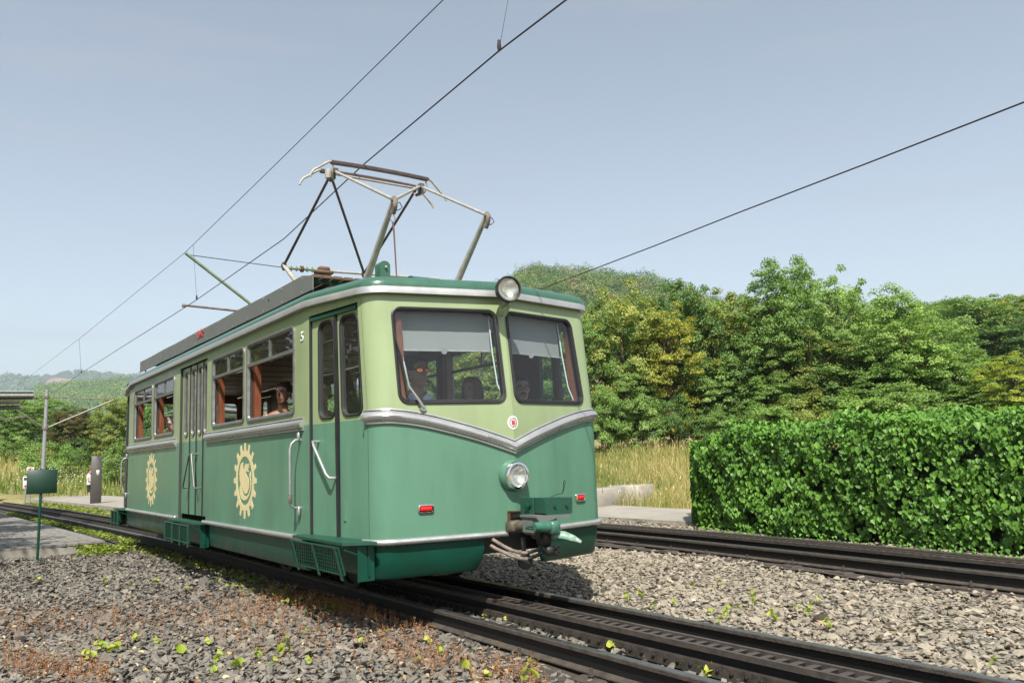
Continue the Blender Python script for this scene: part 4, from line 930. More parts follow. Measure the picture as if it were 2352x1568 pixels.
# ================================================================== GROUND AND TRACKS
def sm(a, b, x):
    t = np.clip((x-a)/(b-a), 0, 1); return t*t*(3-2*t)
def c1(y):   # centre line of the near track
    return np.interp(y, [-20, 12, 15, 19, 23, 29, 38, 50, 70], [0, 0, -.10, -.26, -.46, -.78, -1.35, -2.3, -4.4])
def c2(y):
    return np.interp(y, [-12, 0, 3.6, 5.9, 7.9, 10.3, 13, 18, 25, 38, 50, 70], [2.9, 4.0, 4.40, 4.66, 4.85, 4.98, 5.02, 4.95, 4.6, 3.4, 2.2, -.2])
def gz(x, y):
    """terrain height"""
    x = np.asarray(x, float); y = np.asarray(y, float)
    z = -.17 + 0*x
    rr = np.hypot(x+3.89, y); z = z + 1.25*sm(21.5, 31, rr)*sm(7.5, 10.5, x) + 1.2*sm(31, 70, rr)*sm(8, 14, x)   # meadow rising on the right
    z = z + 2.9*sm(42, 64, y-.25*x)*(1-sm(6, 16, x))  # bank beyond the station
    z = z + .12*sm(-3, -7, x)*sm(20, 8, y)*0
    z = z - 10*sm(75, 260, np.hypot(x, y))*(1-sm(300, 600, np.hypot(x, y)))*0
    z = z + .05*np.sin(x*.7)*np.cos(y*.5)*sm(10, 14, np.hypot(x-5, y-4)-4)
    return z
def sheet(name, xs, ys, zf, m, label=None, kind='structure', mask=None, smooth=True):
    X, Y = np.meshgrid(xs, ys); Z = zf(X, Y); V = np.stack([X, Y, Z], -1).reshape(-1, 3); nx, ny = len(xs), len(ys)
    i = np.arange(nx-1)[None, :]+nx*np.arange(ny-1)[:, None]; F = np.stack([i, i+1, i+1+nx, i+nx], -1).reshape(-1, 4)
    if mask is not None:
        c = V[F].mean(1); F = F[mask(c[:, 0], c[:, 1])]
    o = link(name, np_mesh(name, V, F, m, smooth=smooth)); tag(o, label, kind=kind); return o
gm, nt, b, out = _nt('ground_earth_and_grass')
n1 = noise(nt, .35, 6, .65); n2 = noise(nt, 9, 4, .6)
ca = ramp(nt, n1.outputs['Fac'], [(.30, (.10, .12, .03)), (.48, (.22, .20, .075)), (.62, (.30, .25, .11)), (.8, (.12, .14, .04))])
mx = N(nt, 'ShaderNodeMixRGB', blend_type='MULTIPLY'); mx.inputs[0].default_value = .6; nt.links.new(ca, mx.inputs[1])
cb = ramp(nt, n2.outputs['Fac'], [(.3, (.5, .5, .5)), (.7, (1.2, 1.2, 1.2))]); nt.links.new(cb, mx.inputs[2]); nt.links.new(mx.outputs[0], b.inputs['Base Color']); b.inputs['Roughness'].default_value = 1
xs = np.concatenate([[-6000, -3000, -1200, -500, -200, -90, -50], np.arange(-30, 70, 1.0), [80, 110, 200, 500, 1200, 3000, 6000]])
ys = np.concatenate([[-3000, -1200, -400, -100, -40], np.arange(-20, 100, 1.0), [110, 140, 200, 400, 1000, 2500, 6000]])
sheet('ground', xs, ys, lambda X, Y: gz(X, Y)-.05, gm, 'dry grassy earth stretching away beyond the tracks')
# gravel bed (under the loose stones)
def ballast_mat(name, stops, bs=.7):
    m, nt, b, out = _nt(name)
    tc = N(nt, 'ShaderNodeTexCoord'); v = N(nt, 'ShaderNodeTexVoronoi'); v.inputs['Scale'].default_value = 22; nt.links.new(tc.outputs['Object'], v.inputs['Vector'])
    sep = N(nt, 'ShaderNodeSeparateColor'); nt.links.new(v.outputs['Color'], sep.inputs[0])
    nt.links.new(ramp(nt, sep.outputs[0], stops), b.inputs['Base Color']); b.inputs['Roughness'].default_value = .9
    bp = N(nt, 'ShaderNodeBump'); bp.inputs['Strength'].default_value = bs; bp.inputs['Distance'].default_value = .03; bp.invert = True
    nt.links.new(v.outputs['Distance'], bp.inputs['Height']); nt.links.new(bp.outputs[0], b.inputs['Normal']); return m
def stone_mat(name, stops):
    m, nt, b, out = _nt(name)
    a = N(nt, 'ShaderNodeAttribute', attribute_name='tint'); col = ramp(nt, a.outputs['Fac'], stops)
    n = noise(nt, 40, 4); mx = N(nt, 'ShaderNodeMixRGB', blend_type='MULTIPLY'); mx.inputs[0].default_value = .55
    nt.links.new(col, mx.inputs[1]); nt.links.new(ramp(nt, n.outputs['Fac'], [(.3, (.6, .6, .6)), (.7, (1.2, 1.18, 1.12))]), mx.inputs[2])
    nt.links.new(mx.outputs[0], b.inputs['Base Color']); b.inputs['Roughness'].default_value = .8; b.inputs['Specular IOR Level'].default_value = .35
    bp = N(nt, 'ShaderNodeBump'); bp.inputs['Strength'].default_value = .5; bp.inputs['Distance'].default_value = .004; n3 = noise(nt, 130, 3)
    nt.links.new(n3.outputs['Fac'], bp.inputs['Height']); nt.links.new(bp.outputs[0], b.inputs['Normal'])
    return m
LIGHTST = [(0, (.115, .10, .08)), (.25, (.22, .193, .152)), (.6, (.295, .257, .20)), (.86, (.355, .305, .235)), (.95, (.40, .27, .17)), (1, (.55, .52, .45))]
DARKST = [(0, (.065, .060, .053)), (.3, (.13, .12, .105)), (.65, (.19, .172, .148)), (.88, (.25, .22, .175)), (.96, (.26, .19, .12)), (1, (.33, .30, .25))]
M_L = stone_mat('light_grey_stone', LIGHTST); M_D = stone_mat('dark_basalt_stone', DARKST)
BL = ballast_mat('light_ballast_bed', [(0, (.10, .09, .075)), (.5, (.19, .17, .14)), (1, (.26, .24, .2))]); BD = ballast_mat('dark_ballast_bed', [(0, (.03, .03, .03)), (.5, (.07, .068, .065)), (1, (.12, .11, .10))])
def bz(x, y): return -.155 + .02*np.sin(x*1.3+y*.6)*np.cos(y*.9-x*.4) - .03*np.exp(-((x-2.6)/.9)**2)*0 + .035*sm(-1.0, -1.8, x-c1(y))*sm(7, 4, y)
fx = np.arange(-9, 8.01, .25); fy = np.concatenate([np.arange(-3, 24, .25), np.arange(24, 60, 1.0)])
sheet('gravel_bed', fx, fy, lambda X, Y: bz(X, Y)-.02, BL, 'pale crushed stone bed between and around the two tracks', mask=lambda x, y: (x > c1(y)+.35) & (x < c2(y)+3.2))
sheet('gravel_bed', fx, fy, lambda X, Y: bz(X, Y)-.022, BD, 'dark crushed stone bed on the left of the near track', mask=lambda x, y: (x <= c1(y)+.36) & (y < 24))
# stones
def stone_templates(n, rng, flat=.43):
    T = []
    while len(T) < n:
        bm = bmesh.new()
        for k in range(9):
            v = rng.normal(size=3); v /= np.linalg.norm(v); v *= rng.uniform(.8, 1.05); bm.verts.new((v[0], v[1]*rng.uniform(.7, 1), v[2]*flat))
        r = bmesh.ops.convex_hull(bm, input=bm.verts[:]); bmesh.ops.delete(bm, geom=[v for v in bm.verts if not v.link_faces], context='VERTS')
        bmesh.ops.triangulate(bm, faces=bm.faces[:])
        bm.verts.index_update(); V = np.array([v.co[:] for v in bm.verts]); F = np.array([[v.index for v in f.verts] for f in bm.faces]); bm.free()
        if len(F) == 14 and len(V) == 9: T.append((V, F))
    return T
def scatter(name, P, size, T, rng, m, tint, tilt=.5, label=None, kind='stuff', flat=None):
    n = len(P); idx = rng.integers(0, len(T), n); VV = np.stack([t[0] for t in T]); FF = np.stack([t[1] for t in T]); nv = VV.shape[1]
    V = VV[idx]
    s = size[:, None]*rng.uniform(.75, 1.3, (n, 3)); V = V*s[:, None, :]
    a = rng.uniform(0, 2*pi, n); tx = rng.normal(0, tilt, n); ty = rng.normal(0, tilt, n)
    def rot(V, i, j, q):
        c, s_ = np.cos(q)[:, None], np.sin(q)[:, None]; A = V[:, :, i].copy(); B = V[:, :, j].copy(); V[:, :, i] = A*c-B*s_; V[:, :, j] = A*s_+B*c
    rot(V, 1, 2, tx); rot(V, 0, 2, ty); rot(V, 0, 1, a)
    V += P[:, None, :]
    F = FF[idx] + (np.arange(n)*nv)[:, None, None]; k = F.shape[1]
    o = link(name, np_mesh(name, V.reshape(-1, 3), F.reshape(-1, 3), m, tint=np.repeat(tint, k))); return tag(o, label, kind=kind)
rng = np.random.default_rng(11); T = stone_templates(14, rng)
def cand(n, x0, x1, y0, y1):
    return np.stack([rng.uniform(x0, x1, n), rng.uniform(y0, y1, n)], 1)
def in_view(p, margin=.14):
    d = p-CAM_POS[None, :2]; r = np.hypot(d[:, 0], d[:, 1]); az = np.degrees(np.arctan2(d[:, 0], d[:, 1])); return (az > -9) & (az < 75) & (r > 2.0)
def rails_clear(p):
    t = p[:, 0]-c1(p[:, 1]); u = p[:, 0]-c2(p[:, 1])
    k = (np.abs(np.abs(t)-.525) > .07) & (np.abs(t) > .15) & (np.abs(np.abs(u)-.5) > .075) & (np.abs(u) > .15); return k
# light side
p = np.concatenate([cand(42000, .3, 9.5, .5, 9), cand(24000, .8, 9, 7, 20), cand(2500, .8, 9, 18, 40)])
k = in_view(p) & rails_clear(p) & (p[:, 0] > c1(p[:, 1])+.62) & (p[:, 0] < 7.9+.0*p[:, 1]) & ~((p[:, 0] > 7.35) & (p[:, 1] > 10.3))
p = p[k]; p = p[~((np.abs(p[:, 0]-c2(p[:, 1])) < .7) & (rng.random(len(p)) < .55))]
sz = rng.lognormal(math.log(.0265), .34, len(p)); P = np.column_stack([p, bz(p[:, 0], p[:, 1])+rng.uniform(-.012, .014, len(p))])
scatter('light_ballast', P, sz, T, rng, M_L, rng.beta(2.2, 2.2, len(p))*.9+rng.random(len(p))**14*.3, .30, 'pale grey and beige crushed stones between the two tracks')
# dark side
p = np.concatenate([cand(36000, -5.6, .3, 1.4, 8), cand(18000, -4.2, .0, 7, 16)])
k = in_view(p) & rails_clear(p) & (p[:, 0] < c1(p[:, 1])+.45); p = p[k]
p = p[~((np.abs(p[:, 0]) < .45) & (rng.random(len(p)) < .35))]
sz = rng.lognormal(math.log(.026), .36, len(p)); P = np.column_stack([p, bz(p[:, 0], p[:, 1])+rng.uniform(-.012, .02, len(p))+.048*(np.abs(p[:, 0]-c1(p[:, 1])) < .46)])
scatter('dark_ballast', P, sz, T, rng, M_D, rng.beta(2.2, 2.0, len(p))*.92+rng.random(len(p))**16*.25, .38, 'dark grey basalt stones left of the near track')

# ---- tracks
RP = [(-.031, 0), (-.031, -.022), (-.012, -.034), (-.010, -.105), (-.052, -.122), (-.052, -.130), (.052, -.130), (.052, -.122), (.010, -.105), (.012, -.034), (.031, -.022), (.031, 0), (.026, .005), (-.026, .005)]
def along(cf, off, prof, y0, y1, mb=None, m=0, step=1.0, zo=0.0):
    mb = mb or MB(); rings = []; n = int((y1-y0)/step)
    for k in range(n+1):
        y = y0+(y1-y0)*k/n; x = float(cf(y)); dx = float(cf(y+.5)-cf(y-.5)); l = sqrt(1+dx*dx); nx, ny = 1/l, -dx/l
        rings.append([(x+(off+u)*nx, y+(off+u)*ny, v+zo) for u, v in prof])
    return mb.loft(rings, m)
def box_at(mb, cf, y, off, zc, d, **kw):
    dx = float(cf(y+.5)-cf(y-.5)); a = -atan2(dx, 1); x = float(cf(y)); l = sqrt(1+dx*dx)
    return mb.box((x+off/l, y-off*dx/l, zc), d, rz=a, **kw)
def make_track(cf, label, group, y0, y1, ys0, bolts_to, s0, sp=.75, offs=.525):
    t = thing('railway_track', label, 'rack railway track', (float(cf(6)), 6, 0))
    for sx in (-1, 1):
        o = along(cf, sx*offs, RP, y0, y1).obj('rail', [PA['steel'], PA['railtop'], PA['dirt']], t, smooth=30)
        for p_ in o.data.polygons:
            if p_.normal.z > .9 and p_.center.z > -.01: p_.material_index = 1
            elif p_.center.z < -.105 or p_.center.z > -.024: p_.material_index = 2
    rk = []
    for sx in (-1, 1):
        rk.append(along(cf, sx*.075, [(-.013, .036), (.013, .036), (.013, .002), (-.013, .002)], y0, y1).obj('rack_bar', PA['rack'], t, smooth=30))
    along(cf, 0, [(-.062, .003), (.062, .003), (.062, -.055), (-.062, -.055)], y0, y1).obj('rack_web', PA['steel'], t, smooth=30)
    along(cf, 0, [(-.105, -.052), (.105, -.052), (.118, -.120), (-.118, -.120)], y0, y1).obj('rack_base', PA['rackbase'], t, smooth=30)
    th = MB(); y = ys0; big = None; me = None; n = 0
    stuff = MB()
    while y < min(y1, 34):
        if n < 150:
            if me is None:
                me = MB().prism([(-.024, .024), (.024, .024), (.014, .004), (-.014, .004)], -.068, .068, lambda u, v, h: Vector((h, u, v))).mesh('tooth', PA['rack'], 30)
            o = bpy.data.objects.new('tooth', me); COL.objects.link(o); o.parent = t; o.location = Vector((float(cf(y)), y, 0))-_ORG[t.name]
            o.rotation_euler = (0, 0, -atan2(float(cf(y+.5)-cf(y-.5)), 1)); n += 1
        else: box_at(stuff, cf, y, 0, 0, (.13, .035, .05))
        y += .1
    if stuff.v: stuff.obj('tooth_row', PA['steel'], t, smooth=0, kind='stuff')
    bolt = MB(); bolt.lathe([(.020, 0), (.020, .022), (.012, .024), (.012, .045), (.009, .048)], (0, 0, 0), seg=6); bme = bolt.mesh('bolt', PA['dirt'], 30)
    sl = MB(); sl.loft([[(x, -.13, -.02), (x, -.10, .0), (x, .10, .0), (x, .13, -.02), (x, .13, -.05), (x, -.13, -.05)] for x in (-.70, .70)]); sme = sl.mesh('sleeper', PA['dirt'], 20)
    y = s0
    while y > y0+.3: y -= sp
    y += sp
    while y < min(y1, 45):
        a = -atan2(float(cf(y+.5)-cf(y-.5)), 1); x = float(cf(y))
        o = bpy.data.objects.new('sleeper', sme); COL.objects.link(o); o.parent = t; o.location = Vector((x, y, -.138))-_ORG[t.name]; o.rotation_euler = (0, 0, a)
        if y < bolts_to:
            for off in (-offs-.075, -offs+.075, offs-.075, offs+.075, -.16, .16):
                o = bpy.data.objects.new('bolt', bme); COL.objects.link(o); o.parent = t
                o.location = Vector((x+off*cos(a), y+off*sin(a), -.128))-_ORG[t.name]
        y += sp
    nut = MB().lathe([(.013, 0), (.013, .01), (.006, .014)], (0, 0, 0), axis=(-1, 0, .2), seg=6).mesh('base_bolt', PA['steel'], 30)
    for k in range(70):
        y = 2.2+k*.105; o = bpy.data.objects.new('base_bolt', nut); COL.objects.link(o); o.parent = t; o.location = Vector((float(cf(y))-.110, y, -.082))-_ORG[t.name]
    return t
make_track(c1, 'near rack railway track running under the green railcar', '', -3, 70, 1.0, 8.5, 6.27)
make_track(c2, 'empty rack railway track running beside the tall hedge', '', -3, 70, 2.5, 13, 6.03, .70, .5)
# oily strip under the tracks
sheet('track_bed', np.linspace(-.85, .85, 9), np.arange(-3, 70, .5), lambda X, Y: 0*X-.150, PA['dirt'], 'oil blackened bed of the near track')
ob = [o for o in COL.objects if o.name.startswith('track_bed')][0]
for v in ob.data.vertices: v.co.x += float(c1(v.co.y)); v.co.z += random.uniform(-.012, .012)
sheet('track_bed', np.linspace(-.8, .8, 9), np.arange(-3, 70, .5), lambda X, Y: 0*X-.150, PA['dirt'], 'oil blackened bed of the far track')
ob = [o for o in COL.objects if o.name.startswith('track_bed')][1]
for v in ob.data.vertices: v.co.x += float(c2(v.co.y)); v.co.z += random.uniform(-.012, .012)

# ---- pavements, platform, kerbs
def slabpoly(name, poly, z0, z1, m, label=None, kind='structure', parent=None):
    o = MB().prism(poly, z0, z1, lambda u, v, h: Vector((u, v, h))).obj(name, m, parent, smooth=0)
    if kind: o['kind'] = kind
    if label: o['label'] = label
    return o
slabpoly('pavement', [(7.55, 8.8), (9.3, 8.8), (9.9, 12.2), (10.2, 16.6), (9.6, 22), (8.4, 30), (6.6, 30), (7.35, 20), (7.5, 13.4)], -.30, -.125, PA['paving'], 'pale paved strip behind the far track beside the meadow')
pv = [(6.6, 30), (8.4, 30), (7, 37), (5, 46), (1.5, 46), (1.9, 36.5), (4.0, 36.5)]
slabpoly('pavement', [(float(c1(y))+1.75, y) for y in (26, 29, 33, 38, 44, 50)]+[(float(c1(y))+4.6, y) for y in (50, 44, 38)]+[(2.7, 33), (2.6, 29), (2.4, 26)], -.25, .06, PA['paving'], 'pale station pavement beyond the railcar with the dark slab on it')
slabpoly('kerb', [(float(c1(y))+1.60, y) for y in (26, 29, 33, 38, 44, 50)]+[(float(c1(y))+1.745, y) for y in (50, 44, 38, 33, 29, 26)], -.25, .075, PA['concrete'], 'concrete kerb along the station pavement')
slabpoly('pavement', [(-12, 40), (-3.8, 38.5), (-1.2, 46), (3, 50), (3, 53), (-14, 53)], -.1, .10, PA['asphalt'], 'grey path crossing behind the tracks at the left')
slabpoly('kerb', [(7.42, 10.3), (7.53, 10.3), (7.48, 13.4), (7.34, 20), (7.2, 20), (7.36, 13.4)], -.3, -.105, PA['concrete'], 'low concrete kerb edging the pavement behind the far track')
# wooden-looking plank platform, left
pf = thing('platform', 'grey plank platform lying in shade at the left of the near track', 'platform', (-3, 24, 0))
slabpoly('platform_base', [(float(c1(y))-1.26, y) for y in (16.42, 18, 20.5, 23, 26, 29, 32.5)]+[(-12, 33), (-12, 15.9), (-5, 15.98)], -.26, -.045, PA['concrete'], parent=pf, kind=None)
for k in range(44):
    off = -1.34-.205*k; y0_ = 16.38-.09*(k*.205)
    MB().loft([[(float(c1(y))+off+u, y, v) for u, v in ((-.098, -.043), (-.098, -.006-.002*(k % 3)), (.098, -.006-.002*(k % 3)), (.098, -.043))] for y in (y0_, 18, 20.5, 23, 26, 29, 32.5)]).obj('platform_plank', PA['plank'], pf, smooth=0)
# low concrete blocks right
cbk = thing('concrete_block', 'low pale concrete block wall in the meadow just behind the railcar', 'concrete wall', (10.8, 16.6, -.15))
MB().box((9.75, 16.1, .0), (1.9, .5, .62), rz=.28, bev=.015).obj('block', PA['concrete'], cbk)
MB().box((11.15, 16.35, .0), (.85, .9, .65), rz=.28, bev=.015).obj('block', PA['concrete'], cbk)
# dark slab totem with a small white box
X0, Y0 = .93, 34.0
tt = thing('stele', 'tall dark steel slab standing upright on the pavement left of the railcar', 'information stele', (X0, Y0, .06))
MB().box((X0, Y0, .92), (.36, .10, 1.72), rz=-.05, bev=.006).obj('panel', PA['totem'], tt)
MB().box((X0+.04, Y0-.065, 1.19), (.10, .03, .14), bev=.01).box((X0+.04, Y0-.06, 1.10), (.08, .02, .02)).obj('white_box', PA['white'], tt)
# sign seen from behind
sg_ = thing('sign', 'small dark green sign board on a thin post seen from behind at the platform edge', 'sign', (-2.54, 15.1, -.15))
MB().tube([(-2.545, 15.1, -.12), (-2.53, 15.1, 1.28)], .02, 8).box((-2.545, 15.1, -.125), (.2, .1, .012)).obj('post', PA['dark'], sg_)
o = MB().box((-2.525, 15.07, 1.08), (.42, .012, .375), bev=.003).obj('board', mat('dark_green_sheet', (.012, .045, .03), .5, var=.2), sg_)
MB().box((-2.525, 15.085, 1.09), (.42, .012, .02)).box((-2.525, 15.085, 1.25), (.42, .012, .015)).box((-2.525, 15.085, .905), (.42, .012, .015)).obj('stiffener', PA['dark'], o)
# two little signs far left
def small_sign(x, y, z, w, h, lab, red, base):
    t = thing('small_sign', lab, 'sign', (x, y, base)); MB().tube([(x+.02, y+.03, base), (x+.02, y+.03, z+h/2)], .03, 8).obj('post', PA['galv'], t)
    b_ = MB().box((x, y, z), (w, .02, h), bev=.003).obj('plate', PA['white'], t); red(b_)
zb_ = float(gz(-.65, 41))
def ringmark(b_): 
    MB().lathe([(.075, 0), (.10, 0), (.10, .008), (.075, .008), (.075, 0)], (-.63, 40.985, 1.38), axis=(0, -1, 0), seg=24, close=False).box((-.63, 40.98, 1.38), (.16, .008, .02), ry=.8).obj('prohibition_ring', PA['lens'], b_)
    MB().box((-.63, 40.978, 1.36), (.05, .005, .09)).lathe([(.02, 0), (.02, .004)], (-.63, 40.98, 1.42), axis=(0, -1, 0), seg=10).obj('walker_symbol', PA['black'], b_)
small_sign(-.63, 41, 1.38, .27, .24, 'small white prohibition sign with a ring on a post far left', ringmark, zb_)
def arrowmark(b_):
    MB().prism([(-.03, 0), (.05, .055), (.05, -.055)], 40.97, 40.985, lambda u, v, h: Vector((-.82+u, h, .72+v))).obj('red_arrow', PA['redp'], b_)
    MB().box((-.80, 40.985, 1.02), (.14, .008, .12)).obj('dark_panel', PA['totem'], b_)
small_sign(-.80, 41, .86, .18, .52, 'small narrow white sign with a red arrow behind the green board', arrowmark, zb_)
# ---- masts and wires
def insul(mb, a, b, n=4, r=.05):
    a, b = Vector(a), Vector(b)
    for k in range(n):
        p = a+(b-a)*(k+.5)/n; mb.lathe([(.02, -.02), (r, -.005), (r, .005), (.02, .02)], p, axis=(b-a), seg=10)
    return mb
t = thing('catenary_mast', 'green catenary mast behind the railcar with two arms reaching over the near track', 'overhead line mast', (2.95, 17, 0))
MB().tube([(2.95, 17, -.2), (2.93, 17, 5.3)], [.09, .07], 12).obj('pole', PA['mastgreen'], t)
MB().tube([(2.93, 17, 2.75), (1.30, 17, 4.58), (.02, 17, 5.50)], .032, 8).obj('strut', PA['mastgreen'], t)
MB().tube([(2.93, 17, 4.30), (.75, 17, 4.40), (.0, 17, 4.43)], .024, 8).box((.0, 17, 4.42), (.06, .05, .07), bev=.01).obj('steady_arm', PA['hose'], t)
MB().tube([(.05, 17, 5.47), (2.1, 17, 5.40)], .008, 6).obj('stay_wire', PA['wire'], t)
mb = MB().tube([(2.1, 17, 5.40), (2.9, 17, 5.42)], .03, 8); insul(mb, (2.15, 17, 5.4), (2.75, 17, 5.42), 5, .06); mb.obj('insulator', PA['mastgreen'], t)
MB().lathe([(.07, -.03), (.07, .03)], (2.45, 17, 5.41), axis=(1, 0, 0), seg=12).obj('brown_insulator', PA['brown'], t)
MB().box((2.95, 17, 5.38), (.40, .22, .08), bev=.02).box((2.95, 17, 5.46), (.26, .16, .10), bev=.03).obj('mast_cap', PA['slat'], t)
MB().tube([(3.0, 17, 5.42), (5.9, 17, 5.50)], .03, 8).obj('cross_tube', PA['pan'], t)
t = thing('catenary_mast', 'grey tubular catenary mast standing left of the railcar with spread arms', 'overhead line mast', (.1, 43, 0))
MB().tube([(-.02, 43, .0), (.02, 43, 1.4), (.06, 43, 5.0)], [.09, .085, .075], 14).lathe([(.085, 4.9), (.085, 5.0)], (.06, 43, 0), seg=14).obj('pole', PA['galv'], t)
MB().tube([(.06, 43, 3.25), (2.84, 43, 4.56)], .026, 8).obj('strut', PA['pan'], t)
MB().tube([(.06, 43, 4.66), (2.84, 43, 4.58)], .022, 8).tube([(.06, 43, 4.66), (-4.5, 43, 4.64)], .022, 8).obj('top_tube', PA['hose'], t)
MB().tube([(.03, 43, 3.25), (-1.7, 43, 4.52), (-3.2, 43, 5.6)], .028, 8).obj('strut', PA['hose'], t)
MB().tube([(-.72, 43, 3.78), (-3.5, 43, 3.45)], .02, 6).obj('steady_arm', PA['hose'], t)
MB().lathe([(.13, 3.2), (.13, 3.3)], (.04, 43, 0), seg=14).lathe([(.12, 4.62), (.12, 4.7)], (.05, 43, 0), seg=14).obj('clamp', PA['hose'], t)
def wire(pts, r, label, cat='overhead wire', parent=None):
    o = MB().tube(pts, r, 6).obj('overhead_wire', PA['wire'], parent)
    return tag(o, label, cat)
cw = [(-.45, -2, 4.43), (-.34, 4.25, 4.42), (-.34, 5.11, 4.42), (-.213, 7.98, 4.415), (.06, 11.3, 4.42), (.08, 16.4, 4.42), (.07, 17.2, 4.42), (-.05, 23, 4.42), (-.17, 30.1, 4.42), (-.19, 36, 4.42), (-.46, 49.4, 4.42), (-1.6, 70, 4.5), (-4, 100, 4.6)]
t = thing('catenary', 'thick contact wire with thin catenary wire above the near track running over the railcar', 'overhead wires', (0, 17, 4.4))
MB().tube(cw, .0075, 6).obj('contact_wire', PA['wire'], t)
mw = [(-.2, -2, 5.75), (-.05, 6.5, 5.66), (0, 12.2, 5.56), (0.02, 17, 5.5), (0, 31.8, 5.62), (-.3, 43, 5.72), (-1, 60, 6.0), (-3, 100, 6.4)]
mwr = []
for X, Y, p in ((0, 0, (1018, 0)), (0, 0, (600, 410)), (0, 0, (425, 580)), (0, 0, (186, 775)), (0, 0, (40, 885))):
    r = CF*FPX+CR*(p[0]-PW/2)+CU*(PH/2-p[1]); zt = {1018: 5.62, 600: 5.55, 425: 5.5, 186: 5.55, 40: 5.7}[p[0]]; q = (zt-CAM_POS[2])/r[2]; mwr.append(tuple(CAM_POS+r*q))
d = Vector(mwr[0])-Vector(mwr[1]); mwr = [tuple(Vector(mwr[0])+d*1.2)]+mwr
MB().tube(mwr, .0055, 6).obj('messenger_wire', PA['wire'], t)
def ipol(L, y):
    L = sorted(L, key=lambda p: p[1]); ys_ = [p[1] for p in L]; return Vector([float(np.interp(y, ys_, [p[i] for p in L])) for i in range(3)])
for y in (5.11, 16.3, 30.1, 49.4):
    a, b_ = ipol(cw, y), ipol(mwr, y+.0)
    MB().tube([a+Vector((0, 0, .02)), b_], .003 if y < 20 else .004, 5).lathe([(.012, -.03), (.018, 0), (.012, .06)], a+Vector((0, 0, .03)), seg=8).obj('dropper', PA['wire'], t)
w2 = []
for p in ((2352, 235), (2000, 372), (1700, 487), (1500, 566), (1240, 665)):
    r = CF*FPX+CR*(p[0]-PW/2)+CU*(PH/2-p[1]); q = (4.45-CAM_POS[2])/r[2]; w2.append(tuple(CAM_POS+r*q))
d = Vector(w2[0])-Vector(w2[1]); w2 = [tuple(Vector(w2[0])+d*1.6)]+w2+[(5.7, 20, 4.45), (4.6, 36, 4.45), (1.5, 60, 4.6)]
wire(w2, .009, 'single contact wire above the far track rising to the right edge of the sky')
# ---- station canopies (glass roofs on white tubes)
def canopy(name, label, x0, x1, y0, y1, z, n, posts, tilt=.08, parent=None):
    t = thing(name, label, 'station canopy', ((x0+x1)/2, (y0+y1)/2, 0))
    w = (x1-x0)/n
    for k in range(n):
        xa = x0+w*k; o = MB().box((xa+w/2, (y0+y1)/2, z+tilt*(k-n/2)*w), (w-.03, y1-y0, .03), ry=-tilt).obj('glass_panel', PA['roofglass'], t, smooth=0)
        for yy in np.linspace(y0+.2, y1-.2, 4): MB().lathe([(.05, 0), (.05, .05), (.02, .06)], (xa+.05, yy, z+.02+tilt*(k-n/2)*w), seg=8).obj('glass_clamp', PA['chrome'], o)
    for yy in (y0+.1, y1-.1): MB().tube([(x0, yy, z-.12-tilt*n*w/2), (x1, yy, z-.12+tilt*n*w/2)], .07, 10).obj('roof_tube', PA['galv'], t)
    MB().box(((x0+x1)/2, y0+.5, z-.16), (x1-x0, .2, .06), ry=-tilt).obj('gutter', PA['totem'], t)
    for px, py in posts: MB().tube([(px, py, 0), (px, py, z-.1)], .08, 10).tube([(px, py, z-1.0), (px+1.2, py, z-.15)], .05, 8).obj('post', PA['galv'], t)
canopy('station_canopy', 'glazed station roof tip reaching in at the left edge above the platform', -9.5, -1.8, 26, 31, 3.42, 8, ((-6.5, 28),), .012)
canopy('station_canopy', 'bluish glazed station roof seen through the side windows of the railcar', 3.2, 9.0, 28, 34, 3.0, 6, ((6.5, 31), (8.4, 33)), -.10)
MB_ = MB().box((4.6, 30, 1.4), (.4, .12, 3.0)); tag(MB_.obj('stele', PA['totem'], None), 'grey upright panel seen through the rear side window under the glazed roof', 'information stele')
# low fence far left
t = thing('fence', 'low dark railing on the bank at the far left edge', 'fence', (-5, 66, 2.6))
zf_ = elev(25, 1050, 66)
xA, yA = at(-30, 66); xB, yB = at(76, 66)
for k, h in enumerate((-.02, .45, .9)): MB().tube([(xA, yA, zf_+h), (xB, yB, zf_+h)], .035, 6).obj('fence_rail', PA['black'], t)
for k in range(12): MB().tube([(xA+(xB-xA)*k/11, yA+(yB-yA)*k/11, zf_-1.2), (xA+(xB-xA)*k/11, yA+(yB-yA)*k/11, zf_+.95)], .04, 6).obj('fence_post', PA['black'], t)
# ================================================================== VEGETATION
def rot_basis(n, rng, down=None, k=0.0):
    """random tangent frames for unit normals n; long axis optionally pulled towards 'down'"""
    r = rng.normal(size=n.shape)
    if down is not None: r = r*(1-k)+np.array(down)*k*1.5
    a = r-n*np.sum(r*n, 1, keepdims=True); a /= np.linalg.norm(a, axis=1, keepdims=True)+1e-9
    return a, np.cross(n, a)
def leaf_quads(C, n, rng, L, Wd, down=None, k=0.0, fold=0.0):
    a, b = rot_basis(n, rng, down, k); m = len(C); L = (L*rng.uniform(.7, 1.25, m))[:, None]; Wd = L*Wd
    V = np.stack([C-a*L*.5, C+b*Wd*.5+n*fold*Wd, C+a*L*.5, C-b*Wd*.5+n*fold*Wd], 1).reshape(-1, 3)
    return V, np.arange(m*4).reshape(-1, 4)
def unit(v): return v/(np.linalg.norm(v, axis=1, keepdims=True)+1e-9)
G = dict
